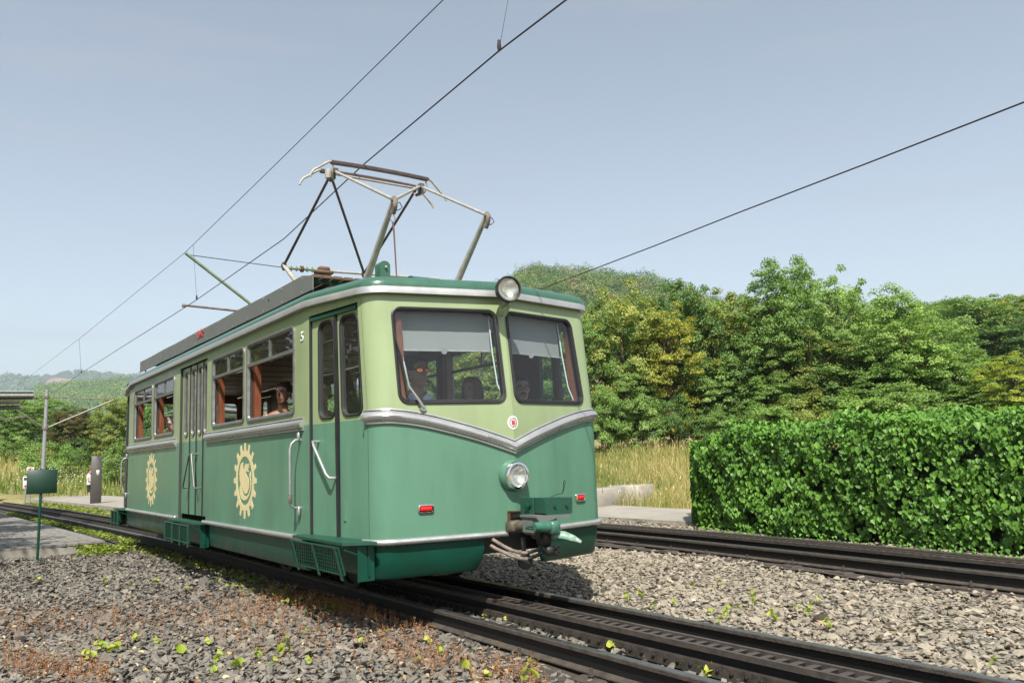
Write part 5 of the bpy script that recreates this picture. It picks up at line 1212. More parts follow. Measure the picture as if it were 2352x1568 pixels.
FOL = {
 'bright': leafmat('foliage_bright_green', [(.1, (0.092, 0.159, 0.036)), (.4, (0.171, 0.287, 0.064)), (.7, (0.260, 0.392, 0.106)), (1, (0.360, 0.481, 0.148))]),
 'mid': leafmat('foliage_mid_green', [(.1, (0.080, 0.148, 0.041)), (.45, (0.164, 0.268, 0.066)), (.75, (0.260, 0.377, 0.107)), (1, (0.355, 0.477, 0.150))]),
 'dark': leafmat('foliage_dark_green', [(.1, (0.046, 0.091, 0.028)), (.45, (0.091, 0.173, 0.045)), (.75, (0.159, 0.259, 0.061)), (1, (0.230, 0.344, 0.081))]),
 'olive': leafmat('foliage_olive_green', [(.1, (0.097, 0.138, 0.030)), (.45, (0.194, 0.244, 0.056)), (.75, (0.292, 0.331, 0.079)), (1, (0.421, 0.403, 0.097))]),
 'yellow': leafmat('foliage_golden', [(.1, (0.160, 0.175, 0.029)), (.4, (0.281, 0.289, 0.048)), (.7, (0.383, 0.381, 0.066)), (1, (0.468, 0.444, 0.096))]),
 'lime': leafmat('foliage_yellow_green', [(.1, (0.135, 0.193, 0.029)), (.4, (0.251, 0.309, 0.046)), (.7, (0.355, 0.406, 0.065)), (1, (0.449, 0.470, 0.091))]),
 'brown': leafmat('foliage_reddish_brown', [(.1, (0.060, 0.054, 0.022)), (.5, (0.120, 0.102, 0.036)), (1, (0.204, 0.156, 0.060))]),
 'hedge': leafmat('foliage_hedge', [(.05, (0.037, 0.097, 0.013)), (.4, (0.073, 0.177, 0.024)), (.7, (0.112, 0.252, 0.034)), (1, (0.171, 0.332, 0.053))], .2, .45, 1.0),
 'seed': leafmat('weed_leaf_yellow_green', [(.1, (.16, .24, .03)), (.5, (.30, .38, .05)), (1, (.48, .50, .10))], .4, .45, 8),
 'cover': leafmat('ground_cover_leaf', [(.1, (.10, .16, .02)), (.5, (.20, .27, .04)), (.8, (.33, .33, .06)), (1, (.45, .36, .10))], .35, .5, 2.5),
 'straw': leafmat('dry_grass', [(.05, (.12, .17, .035)), (.35, (.22, .26, .07)), (.65, (.38, .34, .13)), (1, (.56, .46, .24))], .35, .6, .35),
 'bank': leafmat('bank_grass', [(.05, (.10, .17, .03)), (.4, (.20, .27, .06)), (.7, (.34, .34, .11)), (1, (.5, .42, .18))], .3, .6, .2),
 'rust': leafmat('dry_rust_weed', [(.1, (.16, .07, .03)), (.5, (.32, .15, .06)), (1, (.48, .27, .12))], .2, .7, 2),
 'dead': leafmat('dead_leaf', [(.1, (.34, .18, .09)), (.5, (.58, .38, .2)), (1, (.75, .62, .36))], .25, .6, 4),
 'far': leafmat('foliage_far_wood', [(.1, (0.064, 0.128, 0.030)), (.4, (0.116, 0.213, 0.043)), (.7, (0.213, 0.297, 0.075)), (.9, (0.319, 0.319, 0.106)), (1, (0.361, 0.234, 0.128))], .15, .6, .03),
}
def make_tree(seed, h, r, base, nc, per, leaf, rc, style='round', trunk_r=.16, branchy=14):
    rng = np.random.default_rng(seed)
    C = []
    while len(C) < nc:
        p = rng.uniform(-1, 1, 3); q = np.linalg.norm(p)
        if q > 1 or q < .35: continue
        if style == 'round': s = 1.0
        elif style == 'tall': s = .62+.38*sqrt(max(0, 1-abs(p[2])))
        elif style == 'airy': s = .75+.45*rng.random()
        else: s = 1.0
        C.append((p[0]*r*s*rng.uniform(.85, 1.1), p[1]*r*s*rng.uniform(.85, 1.1), base+(h-base)*(.5+p[2]*.5)))
    C = np.array(C)
    if style == 'shrub': C[:, 2] = np.abs(C[:, 2])
    n_ = rng.integers(int(per*.6), int(per*1.3), nc); idx = np.repeat(np.arange(nc), n_); m = len(idx)
    rr = (rc*rng.uniform(.65, 1.3, nc))[idx]
    d = unit(rng.normal(size=(m, 3))); d[:, 2] = np.abs(d[:, 2])*.85-.15
    P = C[idx]+d*(rr*rng.random(m)**.45)[:, None]*np.array([1.0, 1.0, 1.15])
    out = P-np.array([0, 0, base+(h-base)*.4]); nrm = unit(unit(out)*.6+d*.7+rng.normal(size=(m, 3))*.55+np.array([0, 0, .45]))
    V, F = leaf_quads(P, nrm, rng, leaf, .62)
    tint = np.clip(rng.normal(.5, .13, m)+(rng.normal(0, .10, nc))[idx], 0, 1)
    crown = np_mesh('crown', V, F, FOL['mid'], tint=tint)
    mb = MB(); top = Vector((rng.normal(0, .3), rng.normal(0, .3), base+(h-base)*.72)); mid = Vector((rng.normal(0, .15), rng.normal(0, .15), h*.35))
    mb.tube([(0, 0, -.4), (0, 0, .2), mid, top], [trunk_r*1.35, trunk_r, trunk_r*.75, trunk_r*.25], 7)
    for k in range(branchy):
        e = Vector(C[rng.integers(0, nc)]); z0 = min(e.z*.75, top.z*.9); t = max(.15, z0/top.z); s = mid*(t) if t < .5 else mid.lerp(top, (t-.35)/.65); s = Vector((s.x, s.y, z0))
        m_ = s.lerp(e, .5)+Vector((0, 0, -.06*h*rng.random()))
        mb.tube([s, m_, e], [trunk_r*.38, trunk_r*.22, .012], 5)
    return crown, mb.mesh('trunk', PA['bark'], 40)
TT = {
 'broad': make_tree(1, 10, 3.4, 1.2, 190, 150, .17, .62, 'round', .2),
 'tall': make_tree(2, 12, 2.9, 1.0, 190, 145, .17, .60, 'tall', .2, 22),
 'airy': make_tree(3, 10, 3.0, 1.3, 150, 130, .155, .48, 'airy', .16, 36),
 'airy_two': make_tree(8, 11, 3.2, 1.0, 170, 135, .16, .52, 'airy', .18, 30),
 'dense': make_tree(4, 9, 3.2, .3, 210, 145, .165, .60, 'round', .18),
 'shrub': make_tree(5, 3.2, 1.9, .1, 44, 200, .12, .52, 'round', .06, 8),
 'bush': make_tree(6, 2.2, 2.0, .0, 36, 190, .11, .48, 'shrub', .05, 6),
}
def _dim(me):
    a = np.empty(len(me.vertices)*3, np.float32); me.vertices.foreach_get('co', a); a = a.reshape(-1, 3); return float(np.percentile(a[:, 2], 99.6)), float(np.percentile(np.abs(a[:, :2]), 97.5))
TD = {k: _dim(v[0]) for k, v in TT.items()}
def plant(kind, col, px, dist, top, wid, label, cat='tree', group=None, name=None, base=None, bark=None, rz=None, hgt=None):
    """plant a tree where the column px is, dist metres away; its top reaches the sight line through row 'top'; wid = crown width in px"""
    cr, tr = TT[kind]; x, y = at(px, dist); zb = float(gz(x, y)) if base is None else base; zt = elev(px, top, dist)
    H, R = TD[kind]
    sz = max(.2, (zt-zb)/H) if hgt is None else hgt/H; sxy = wid/FPX*dist*.5/R
    t = thing(name or ('shrub' if kind in ('shrub', 'bush') else 'tree'), label, cat, (x, y, zb), group); 
    t.rotation_euler = (0, 0, rz if rz is not None else (px*.37) % 6.28); t.scale = (sxy, sxy, sz)
    c = bpy.data.objects.new('crown', cr); COL.objects.link(c); c.parent = t
    c.material_slots[0].link = 'OBJECT'; c.material_slots[0].material = FOL[col]
    k = bpy.data.objects.new('trunk', tr); COL.objects.link(k); k.parent = t
    if bark: k.material_slots[0].link = 'OBJECT'; k.material_slots[0].material = PA[bark]
    return t
# tree line on the right, seen above the hedge
R_ = [
 ('airy', 'bright', 1385, 25, 705, 110, 'sparse green tree with bare twigs right beside the railcar', 'barkpale'),
 ('broad', 'olive', 1450, 33, 655, 170, 'dull olive tree below the hilltop right of the spotlight', None),
 ('airy_two', 'yellow', 1545, 26, 702, 165, 'golden yellow leaved tree standing out among the green ones', None),
 ('dense', 'dark', 1600, 35, 652, 170, 'dark green round topped tree behind the golden tree', None),
 ('broad', 'dark', 1520, 37, 668, 150, 'dark tree tucked left of the golden tree, below the hill', None),
 ('airy_two', 'olive', 1705, 31, 662, 175, 'yellowish olive tree with airy crown right of the golden tree', None),
 ('tall', 'bright', 1800, 34, 597, 150, 'tall bright green tree, left of the two highest crowns', None),
 ('tall', 'bright', 1868, 36, 590, 130, 'highest bright green tree of the whole row', None),
 ('airy_two', 'bright', 1950, 34, 618, 125, 'bright tree with a thin pointed top right of the highest tree', None),
 ('broad', 'mid', 2030, 37, 672, 170, 'mid green tree in the dip of the tree row', None),
 ('tall', 'bright', 2095, 33, 655, 150, 'bright rounded tree nearest the right end of the high row', None),
 ('airy', 'bright', 2162, 36, 690, 90, 'thin tree leaning out at the right end of the high row', 'barkpale'),
 ('airy', 'olive', 1880, 27, 760, 190, 'lower olive tree in front of the highest trees', 'barkpale'),
 ('dense', 'mid', 1990, 27, 790, 210, 'bushy mid green tree in front below the dip', None),
 ('dense', 'bright', 2110, 27, 790, 200, 'bushy bright green tree below the right end of the high row', None),
 ('dense', 'mid', 1740, 28, 760, 150, 'mid green tree between golden and bright trees', None),
 ('dense', 'mid', 1445, 24, 830, 130, 'low bushy tree right beside the railcar corner', None),
 ('shrub', 'bright', 1395, 21.5, 890, 90, 'bright shrub at the foot of the trees beside the railcar', None),
 ('shrub', 'mid', 1475, 22.5, 900, 110, 'mid green shrub under the golden tree, left one', None),
 ('shrub', 'dark', 1555, 23.5, 905, 120, 'dark shrub under the golden tree, right one', None),
 ('dense', 'mid', 1640, 27, 830, 140, 'mid green tree low behind the left end of the hedge', None),
 ('shrub', 'mid', 1660, 22, 940, 120, 'shrub peeping over the left end of the hedge', None),
 ('shrub', 'bright', 1765, 21, 925, 130, 'light green shrub just above the hedge top', None),
 ('shrub', 'olive', 1860, 23, 900, 150, 'olive shrub above the middle of the hedge', None),
 ('shrub', 'bright', 1985, 22, 905, 160, 'pale green shrub above the hedge right of its middle', None),
 ('shrub', 'mid', 2100, 22, 890, 170, 'leafy shrub above the hedge below the thin tree', None),
 ('airy', 'bright', 2215, 28, 790, 130, 'drooping light green tree right of the high row', None),
 ('airy', 'bright', 2240, 26, 870, 150, 'low green tree with long bare twigs at the right', 'barkpale'),
 ('airy_two', 'lime', 2345, 24, 808, 130, 'yellow green tree at the right edge of the picture', None),
 ('dense', 'mid', 2300, 25, 880, 120, 'mid green bush tree left of the yellow tree at the right edge', None),
 ('dense', 'mid', 1330, 31, 725, 150, 'tree seen through the right windscreen edge', None),
 ('broad', 'mid', 1230, 34, 745, 180, 'tree seen through the right windscreen', None),
 ('broad', 'olive', 1120, 34, 770, 170, 'olive tree seen through the left windscreen beside the post', None),
 ('dense', 'mid', 1010, 36, 800, 180, 'mid green tree seen through the left windscreen behind the driver', None),
 ('dense', 'bright', 900, 38, 880, 170, 'green tree seen through the railcar windows left of the driver', None),
 ('broad', 'bright', 800, 40, 885, 170, 'light green tree seen through the door panes of the railcar', None),
 ('dense', 'bright', 700, 44, 930, 150, 'bright tree seen through the open window behind the woman', None),
 ('dense', 'bright', 560, 52, 960, 170, 'tree seen through the open window without passengers', None),
 ('airy', 'mid', 1170, 27, 850, 150, 'feathery tree low behind the windscreen divider', None),
 ('dense', 'mid', 1660, 41, 690, 190, 'broad mid green tree filling the gap behind the olive tree', None),
 ('dense', 'bright', 1900, 42, 660, 240, 'wide bright tree behind the two highest crowns', None),
 ('dense', 'mid', 2000, 41, 700, 220, 'wide mid green tree filling the dip of the tree row', None),
 ('dense', 'olive', 1770, 39, 690, 170, 'olive tree directly left of and behind the highest crowns', None),
 ('dense', 'bright', 2180, 40, 745, 170, 'bright green tree behind the leaning thin tree', None),
 ('dense', 'mid', 1400, 36, 720, 170, 'mid green tree behind the sparse tree beside the railcar', None),
 ('dense', 'bright', 2060, 25, 850, 190, 'low bright tree just above the right part of the hedge', None),
 ('dense', 'bright', 1800, 26, 860, 170, 'low bright tree just above the middle of the hedge', None),
 ('dense', 'dark', 1270, 24, 880, 150, 'dark bush tree low behind the right windscreen', None),
]
for k_, (kind, col, px, d, top, w, lab, bk) in enumerate(R_):
    d = d if d > 31 else 31+(d-21)*.45
    plant(kind, col, px, d, top, w, lab, 'shrub' if kind in ('shrub', 'bush') else 'tree', bark=bk)
L_ = [
 ('dense', 'bright', 72, 62, 905, 95, 'bright green tree left of the grey mast'),
 ('dense', 'mid', 10, 60, 930, 90, 'tree at the left picture edge below the canopy'),
 ('dense', 'mid', 128, 66, 925, 90, 'mid green tree right behind the grey mast'),
 ('dense', 'brown', 165, 58, 940, 90, 'dark reddish brown leaved bush right of the grey mast'),
 ('broad', 'dark', 215, 60, 945, 80, 'dark bush between brown bush and yellowish tree'),
 ('dense', 'olive', 262, 55, 918, 95, 'olive green tree just left of the rear of the railcar'),
 ('tall', 'bright', 292, 62, 910, 60, 'narrow bright tree touching the rear of the railcar'),
 ('dense', 'bright', 350, 55, 905, 110, 'leafy tree seen through the rearmost side window'),
 ('dense', 'mid', 425, 56, 930, 110, 'tree seen through the second side window from the rear'),
 ('bush', 'bright', 118, 52, 1015, 110, 'low yellow green bush at the foot of the grey mast'),
 ('bush', 'mid', 30, 57, 1000, 100, 'low green bush behind the railing at the left edge'),
 ('bush', 'dark', 185, 56, 1005, 90, 'low dark bush behind the dark slab'),
 ('bush', 'mid', 275, 50, 1015, 80, 'low bush beside the rear corner of the railcar'),
 ('bush', 'dark', 330, 50, 990, 90, 'dark bush seen through the rear window frame'),
]
for kind, col, px, d, top, w, lab in L_: plant(kind, col, px, d, top, w, lab, 'shrub' if kind == 'bush' else 'tree')
# trees standing left of the view: they shade the platform and the rear of the car
for (x, y, s, lab) in ((-7.6, 13.6, .9, 'broad tree left of the platform casting shade on the railcar rear'), (-7.0, 19.0, 1.0, 'second broad tree left of the platform shading its planks'), (-8.0, 25.5, 1.1, 'third broad tree left of the platform near the canopy'), (-11.5, 15, 1.1, 'fourth broad tree further left behind the platform trees')):
    t = thing('tree', lab, 'tree', (x, y, -.2)); t.scale = (s, s, s); t.rotation_euler = (0, 0, x)
    for nm, me in zip(('crown', 'trunk'), TT['broad']):
        c = bpy.data.objects.new(nm, me); COL.objects.link(c); c.parent = t
# ---- hedge
rng = np.random.default_rng(5)
def hx(y): return np.interp(y, [0, 4.6, 7.4, 8.8, 9.7, 10.2], [6.15, 6.17, 6.34, 6.52, 6.74, 7.0])
def hn(a, b, c=0): return (np.sin(a*2.1+c)*np.cos(b*2.7+c)+.6*np.sin(a*5.3+b*3.1+c)+.5*np.sin(a*9.7-b*8.3))*.07
def htop(y): return 1.47+.05*np.sin(y*2.2)+.03*np.sin(y*5.7)-.22*sm(8.6, 10.2, y)
n = 23000; y = rng.uniform(1.5, 10.25, n); z = rng.uniform(-.12, 1.0, n); z = -.12+(htop(y)+.12)*rng.random(n)
inn = rng.random(n)**1.4*.34
rnd = np.clip((z-(htop(y)-.22))/.22, 0, 1)**2*.22; bot = np.clip((.25-z)/.4, 0, 1)**2*.14
A = np.stack([hx(y)+inn+rnd+bot+hn(y, z), y, z], 1); An = unit(np.stack([-np.ones(n), -.15+0*y, .35+rnd*3], 1)+rng.normal(size=(n, 3))*.42)
m2 = 11000; y = rng.uniform(1.5, 10.3, m2); x = hx(y)+rng.uniform(.02, 2.0, m2); B = np.stack([x, y, htop(y)-rng.random(m2)**1.5*.25+hn(x, y, 1)+rng.exponential(.025, m2)], 1); Bn = unit(np.array([-.35, -.2, 1])+rng.normal(size=(m2, 3))*.5)
m3 = 6500; x = rng.uniform(6.75, 8.5, m3); z = -.1+1.42*rng.random(m3); cy = 10.2+(x-6.9)*.8-.2*np.exp(-((x-6.8)/.25)**2)
Cc = np.stack([x, cy-rng.random(m3)**1.6*.3+hn(x, z, 2), z], 1); Cn = unit(np.stack([-.5+0*x, .9+0*x, .35+0*x], 1)+rng.normal(size=(m3, 3))*.45)
gap = (np.sin(A[:, 1]*3.1+A[:, 2]*4.3)+np.sin(A[:, 1]*6.7-A[:, 2]*7.9+1)+.8*np.sin(A[:, 1]*13+A[:, 2]*11)) ; kp = rng.random(len(A)) > np.clip((gap-.6)*.8, 0, .93)*(A[:, 1] < 8.9); A, An = A[kp], An[kp]
sh_c = []; sh_n = []
for k in range(190):   # young shoots standing out of the top and front
    y_ = rng.uniform(2, 10.0); x_ = float(hx(y_))+rng.uniform(-.02, 1.4); z_ = float(htop(y_))-.04; L_s = rng.uniform(.05, .19); dx, dy = rng.normal(0, .3, 2)
    for q in np.arange(0, L_s, .022): sh_c.append((x_+dx*q+rng.normal(0, .014), y_+dy*q+rng.normal(0, .014), z_+q)); sh_n.append((rng.normal(-.3, .5), rng.normal(-.2, .5), .9))
HC = np.concatenate([A, B, Cc, np.array(sh_c)]); HNn = np.concatenate([An, Bn, Cn, unit(np.array(sh_n))])
def heart_leaves(C, n, rng, L, down=(0, 0, -1), k=.8, fold=.18):
    a, b = rot_basis(n, rng, down, k); m = len(C); L = (L*rng.lognormal(0, .22, m))[:, None]
    prof = [(-.40, 0, 0), (.05, 0, 0), (.56, 0, -.08), (-.50, .22, fold*.6), (-.12, .44, fold), (.27, .23, fold*.5), (-.50, -.22, fold*.6), (-.12, -.44, fold), (.27, -.23, fold*.5)]
    V = np.stack([C+a*L*u+b*L*v+n*L*w for u, v, w in prof], 1).reshape(-1, 3); i = np.arange(m)[:, None]*9
    F = np.concatenate([i+np.array([[0, 3, 4, 1]]), i+np.array([[1, 4, 5, 2]]), i+np.array([[0, 1, 7, 6]]), i+np.array([[1, 2, 8, 7]])], 1).reshape(-1, 4); return V, F
V, F = heart_leaves(HC, HNn, rng, .062)
tn = np.clip(rng.normal(.48, .17, len(HC)), 0, 1); tn = np.repeat(tn, 4)
hd = thing('hedge', 'long dense clipped hedge of bright heart shaped leaves beside the far track', 'hedge', (7.2, 6, -.15))
o = link('foliage', np_mesh('foliage', V, F, FOL['hedge'], tint=tn, smooth=True), hd); o['kind'] = 'stuff'
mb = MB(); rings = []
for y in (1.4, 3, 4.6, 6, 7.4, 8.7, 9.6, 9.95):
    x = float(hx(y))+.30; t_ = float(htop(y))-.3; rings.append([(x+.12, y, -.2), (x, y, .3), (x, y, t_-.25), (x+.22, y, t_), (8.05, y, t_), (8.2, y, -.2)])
mb.loft(rings).obj('light_block_core', mat('dark_core_shade', (.018, .022, .010), 1, var=.5, scale=9), hd)  # solid dark core added inside the hedge to block light behind the leaves
for k in range(26):
    y = 1.8+k*.31; x = float(hx(y))+.25
    MB().tube([(x+.15, y, -.2), (x+.1, y+.1, .5), (x+.02, y-.1, 1.1)], [.018, .012, .006], 5).obj('stem', PA['bark'], hd)
# nearest leaves, each one its own
lv, lf = heart_leaves(np.zeros((1, 3)), np.array([[0, 0, 1.0]]), np.random.default_rng(1), .07); lme = np_mesh('leaf', lv, lf, FOL['hedge'], tint=[.62]*4, smooth=True)
for k in range(260):
    y = 2.6+rng.random()*5.2; z = rng.uniform(.0, 1.35); p = Vector((float(hx(y)+hn(y, z))-.035, y, z))
    n_ = Vector((-1+rng.normal()*.3, -.3+rng.normal()*.35, .35+rng.normal()*.35)).normalized()
    o = bpy.data.objects.new('leaf', lme); COL.objects.link(o); o.parent = hd; o.location = p-_ORG[hd.name]
    q = n_.to_track_quat('Z', 'X'); e = q.to_euler(); o.rotation_euler = e; s = rng.uniform(.8, 1.25); o.scale = (s, s, s)
# small shoots at the hedge foot and sticking out of the top
n = 380; y = rng.uniform(3.0, 10.0, n); P = np.stack([hx(y)-rng.random(n)*.22+.05, y, -.14+rng.random(n)**2*.16], 1)
V, F = heart_leaves(P, unit(np.array([-.3, -.3, 1])+rng.normal(size=(n, 3))*.4), rng, .045); tag(link('hedge_foot_leaves', np_mesh('hedge_foot_leaves', V, F, FOL['hedge'], tint=np.repeat(rng.random(n)*.6+.3, 4))), 'low shoots and fallen leaves at the foot of the hedge', kind='stuff')

# ---- grass
def blades(P, h, w, rng, lean=.35, seg=2):
    m = len(P); a = rng.uniform(0, 2*pi, m); d = np.stack([np.cos(a), np.sin(a), 0*a], 1); ln = np.abs(rng.normal(0, lean, m))[:, None]; q = rng.uniform(0, 2*pi, m); ld = np.stack([np.cos(q), np.sin(q), 0*q], 1)*ln
    h = h[:, None]; up = np.array([0, 0, 1.0])
    b0 = P-d*w; b1 = P+d*w; mid = P+up*h*.55+ld*h*.3; m0 = mid-d*w*.8; m1 = mid+d*w*.8; tp = P+up*h*(1-.25*ln)+ld*h
    V = np.stack([b0, b1, m1, m0, tp-d*w*.3, tp+d*w*.3], 1).reshape(-1, 3); i = np.arange(m)[:, None]*6
    return V, np.concatenate([i+np.array([[0, 1, 2, 3]]), i+np.array([[3, 2, 5, 4]])], 1).reshape(-1, 4)
n = 60000; x = rng.uniform(8.6, 27, n); y = rng.uniform(8.8, 30, n); d = np.hypot(x+3.89, y); az = np.degrees(np.arctan2(x+3.89, y))
k = (az > 28) & (az < 60) & ~((x < 10.25) & (y < 16.8) & (y > 10)) & ~((x < 10.1-.1*(y-16.6)) & (y >= 16.8)); x, y = x[k], y[k]; n = len(x)
P = np.stack([x, y, gz(x, y)-.06], 1); pat = np.sin(x*.9+1)*np.cos(y*.7)+.5*np.sin(x*2.3+y*1.7)
V, F = blades(P, rng.uniform(.14, .46, n)*(1+.25*pat), .0065+.006*rng.random(n)[:, None], rng); tn = np.clip(rng.normal(.43, .2, n)+.2*pat, 0, 1)
tag(link('meadow_grass', np_mesh('meadow_grass', V, F, FOL['straw'], tint=np.repeat(tn, 2))), 'tall straw coloured meadow grass between pavement and trees', kind='stuff')
# seed heads
n = 1500; x = rng.uniform(9.5, 22, n); y = rng.uniform(12, 24, n); P = np.stack([x, y, gz(x, y)+rng.uniform(.3, .55, n)], 1); nr = unit(rng.normal(size=(n, 3))*np.array([1, 1, .3]))
V, F = leaf_quads(P, nr, rng, .13, .14, (0, 0, -1), .8); tag(link('grass_seed_heads', np_mesh('grass_seed_heads', V, F, FOL['dead'], tint=rng.random(n))), 'pale seed heads over the meadow', kind='stuff')
n = 26000; x = rng.uniform(-9, 14, n); y = rng.uniform(38, 68, n); d = np.hypot(x+3.89, y); az = np.degrees(np.arctan2(x+3.89, y)); k = (az > -2) & (az < 26) & (y > 47-.5*np.clip(x, -5, 6)) ; x, y = x[k], y[k]; n = len(x)
P = np.stack([x, y, gz(x, y)-.06], 1); pat = np.sin(x*.5+2)*np.cos(y*.35)
V, F = blades(P, rng.uniform(.25, .6, n), .022+.014*rng.random(n)[:, None], rng); tn = np.clip(rng.normal(.5, .17, n)+.22*pat, 0, 1)
tag(link('bank_grass', np_mesh('bank_grass', V, F, FOL['bank'], tint=np.repeat(tn, 2))), 'yellow green grass on the bank beyond the station', kind='stuff')
n = 320; c = np.stack([rng.normal(.9, 1.0, n), rng.normal(50, 1.8, n)], 1); c = c[(c[:, 1] > 46)]; n = len(c)
P = np.stack([c[:, 0], c[:, 1], gz(c[:, 0], c[:, 1])+rng.uniform(.3, .75, n)], 1); V, F = leaf_quads(P, unit(np.array([-.2, -.6, 1])+rng.normal(size=(n, 3))*.3), rng, .045, .9)
tag(link('bank_flowers', np_mesh('bank_flowers', V, F, PA['white'])), 'white blossom sprinkled over the bank beside the dark slab', kind='stuff')
# ---- weeds along the track
def rosettes(C, rng, per, L, R, h, name, m, label, tintmu=.5):
    n = len(C); idx = np.repeat(np.arange(n), per); a = rng.uniform(0, 2*pi, len(idx)); rr = R*rng.random(len(idx))**.6
    P = C[idx]+np.stack([np.cos(a)*rr, np.sin(a)*rr, h*rng.random(len(idx))], 1); nn = unit(np.stack([np.cos(a)*.5, np.sin(a)*.5, .9+0*a], 1)+rng.normal(size=(len(idx), 3))*.35)
    V, F = heart_leaves(P, nn, rng, L, (0, 0, 0), 0); t = np.clip(rng.normal(tintmu, .2, len(idx))+rng.normal(0, .12, n)[idx], 0, 1)
    return tag(link(name, np_mesh(name, V, F, m, tint=np.repeat(t, 4), smooth=True)), label, kind='stuff')
y = rng.uniform(7.0, 16.2, 120); C = np.stack([c1(y)-.72-np.abs(rng.normal(0, .20, 120))-.0*y, y, -.14+0*y], 1)
C = C[C[:, 0] < -.66]; rosettes(C, rng, 9, .032, .085, .07, 'ground_cover', FOL['cover'], 'yellow green creeping leaves along the left rail')
y = rng.uniform(16.5, 34, 220); C = np.stack([c1(y)-.66-rng.random(220)*.12, y, -.13+0*y], 1); rosettes(C, rng, 10, .05, .11, .06, 'ground_cover', FOL['cover'], 'low weeds between platform and rail', .35)
y = rng.uniform(17, 42, 420); C = np.stack([c1(y)+.72+rng.random(420)*.85, y, -.13+0*y], 1); rosettes(C, rng, 11, .07, .14, .12, 'ground_cover', FOL['cover'], 'weeds between the far rail and the station pavement', .55)
C = np.stack([rng.uniform(-1.9, -1.2, 60), rng.uniform(15.0, 16.2, 60), -.13+np.zeros(60)], 1); rosettes(C, rng, 9, .05, .09, .1, 'ground_cover', FOL['cover'], 'weeds at the platform corner', .35)
y = rng.uniform(2.5, 14, 60); C = np.stack([c1(y)+rng.choice([-.3, .3], 60)+rng.normal(0, .05, 60), y, -.14+0*y], 1); rosettes(C[::4], rng, 7, .04, .05, .05, 'ground_cover', FOL['cover'], 'a few green leaves between rail and rack')
def gpx(px, py, z=-.14):
    r = CF*FPX+CR*(px-PW/2)+CU*(PH/2-py); q = (z-CAM_POS[2])/r[2]; return CAM_POS+r*q
# rust-coloured dry weeds
segs = [((460, 1400), (900, 1410), 45), ((600, 1365), (880, 1408), 16), ((0, 1440), (330, 1420), 50), ((330, 1420), (700, 1400), 55), ((900, 1500), (1250, 1568), 45), ((500, 1460), (1000, 1480), 60), ((700, 1370), (900, 1420), 14), ((760, 1390), (1000, 1450), 25), ((0, 1520), (250, 1560), 40)]
C = []
for a, b_, sp_ in segs:
    for k in range(300):
        t = rng.random(); px = a[0]+(b_[0]-a[0])*t+rng.normal(0, 10); py = min(1600, a[1]+(b_[1]-a[1])*t+rng.normal(0, sp_*.5)); p = gpx(px, py, -.13)
        if abs(p[0]-.0) > .78 or p[0] < -.7: C.append(p)
C = np.array(C); C = C[C[:, 0] < -.62]; n = len(C); hgt = rng.uniform(.03, .115, n); lean = rng.normal(0, .22, (n, 2))
VV, FF = blades(C, hgt, .0012, rng, .2)
idx = np.repeat(np.arange(n), 9); t = rng.uniform(.25, 1, len(idx)); P = C[idx]+np.stack([lean[idx, 0]*0+rng.normal(0, .005, len(idx)), rng.normal(0, .005, len(idx)), hgt[idx]*t], 1)
V2, F2 = leaf_quads(P, unit(rng.normal(size=(len(idx), 3))), rng, .0105, .65)
V = np.concatenate([VV, V2]); F = np.concatenate([FF, F2+len(VV)]); tag(link('dry_weeds', np_mesh('dry_weeds', V, F, FOL['rust'], tint=np.concatenate([np.repeat(rng.random(n), 2), rng.random(len(idx))]))), 'short rust brown dried weeds spread over the dark gravel', kind='stuff')
# dead curled leaves
C = np.array([gpx(rng.uniform(0, 1250), min(1620, 1330+rng.random()**.6*260), -.115) for k in range(230)]+[gpx(rng.uniform(1380, 2300), rng.uniform(1330, 1560), -.125) for k in range(26)])
C = C[(np.abs(C[:, 0]) > .68)]; V, F = heart_leaves(C+np.array([0, 0, .01]), unit(np.array([0, 0, 1])+rng.normal(size=C.shape)*.5), rng, .026, (0, 0, 0), 0, .4)
tag(link('dead_leaves', np_mesh('dead_leaves', V, F, FOL['dead'], tint=np.repeat(rng.random(len(C)), 4), smooth=True)), 'pale curled dead leaves lying on the gravel', kind='stuff')
# individual seedlings
def seedling_mesh(seed, nl, L, h):
    r = np.random.default_rng(seed); P = []; Nn = []
    for k in range(nl):
        a = r.uniform(0, 6.28); P.append((cos(a)*L*.45, sin(a)*L*.45, h*(k+1)/nl)); Nn.append((cos(a)*.7+r.normal()*.3, sin(a)*.7+r.normal()*.3, .7))
    return heart_leaves(np.array(P), unit(np.array(Nn)), r, L, (0, 0, 1), .3, .25), r
SM = []
for sd, nl, L, h in ((1, 3, .055, .05), (2, 5, .05, .08), (3, 4, .065, .06), (4, 9, .045, .16), (5, 7, .06, .05)):
    (V, F), r = seedling_mesh(sd, nl, L, h); lf_ = np_mesh('leaves', V, F, FOL['seed'], tint=np.repeat(r.uniform(.2, .95, nl), 4), smooth=True)
    st_ = MB().tube([(0, 0, -.02), (.004, 0, h*.6), (0, .003, h)], [.0025, .002, .001], 5).mesh('stem', FOL['seed']); SM.append((lf_, st_))
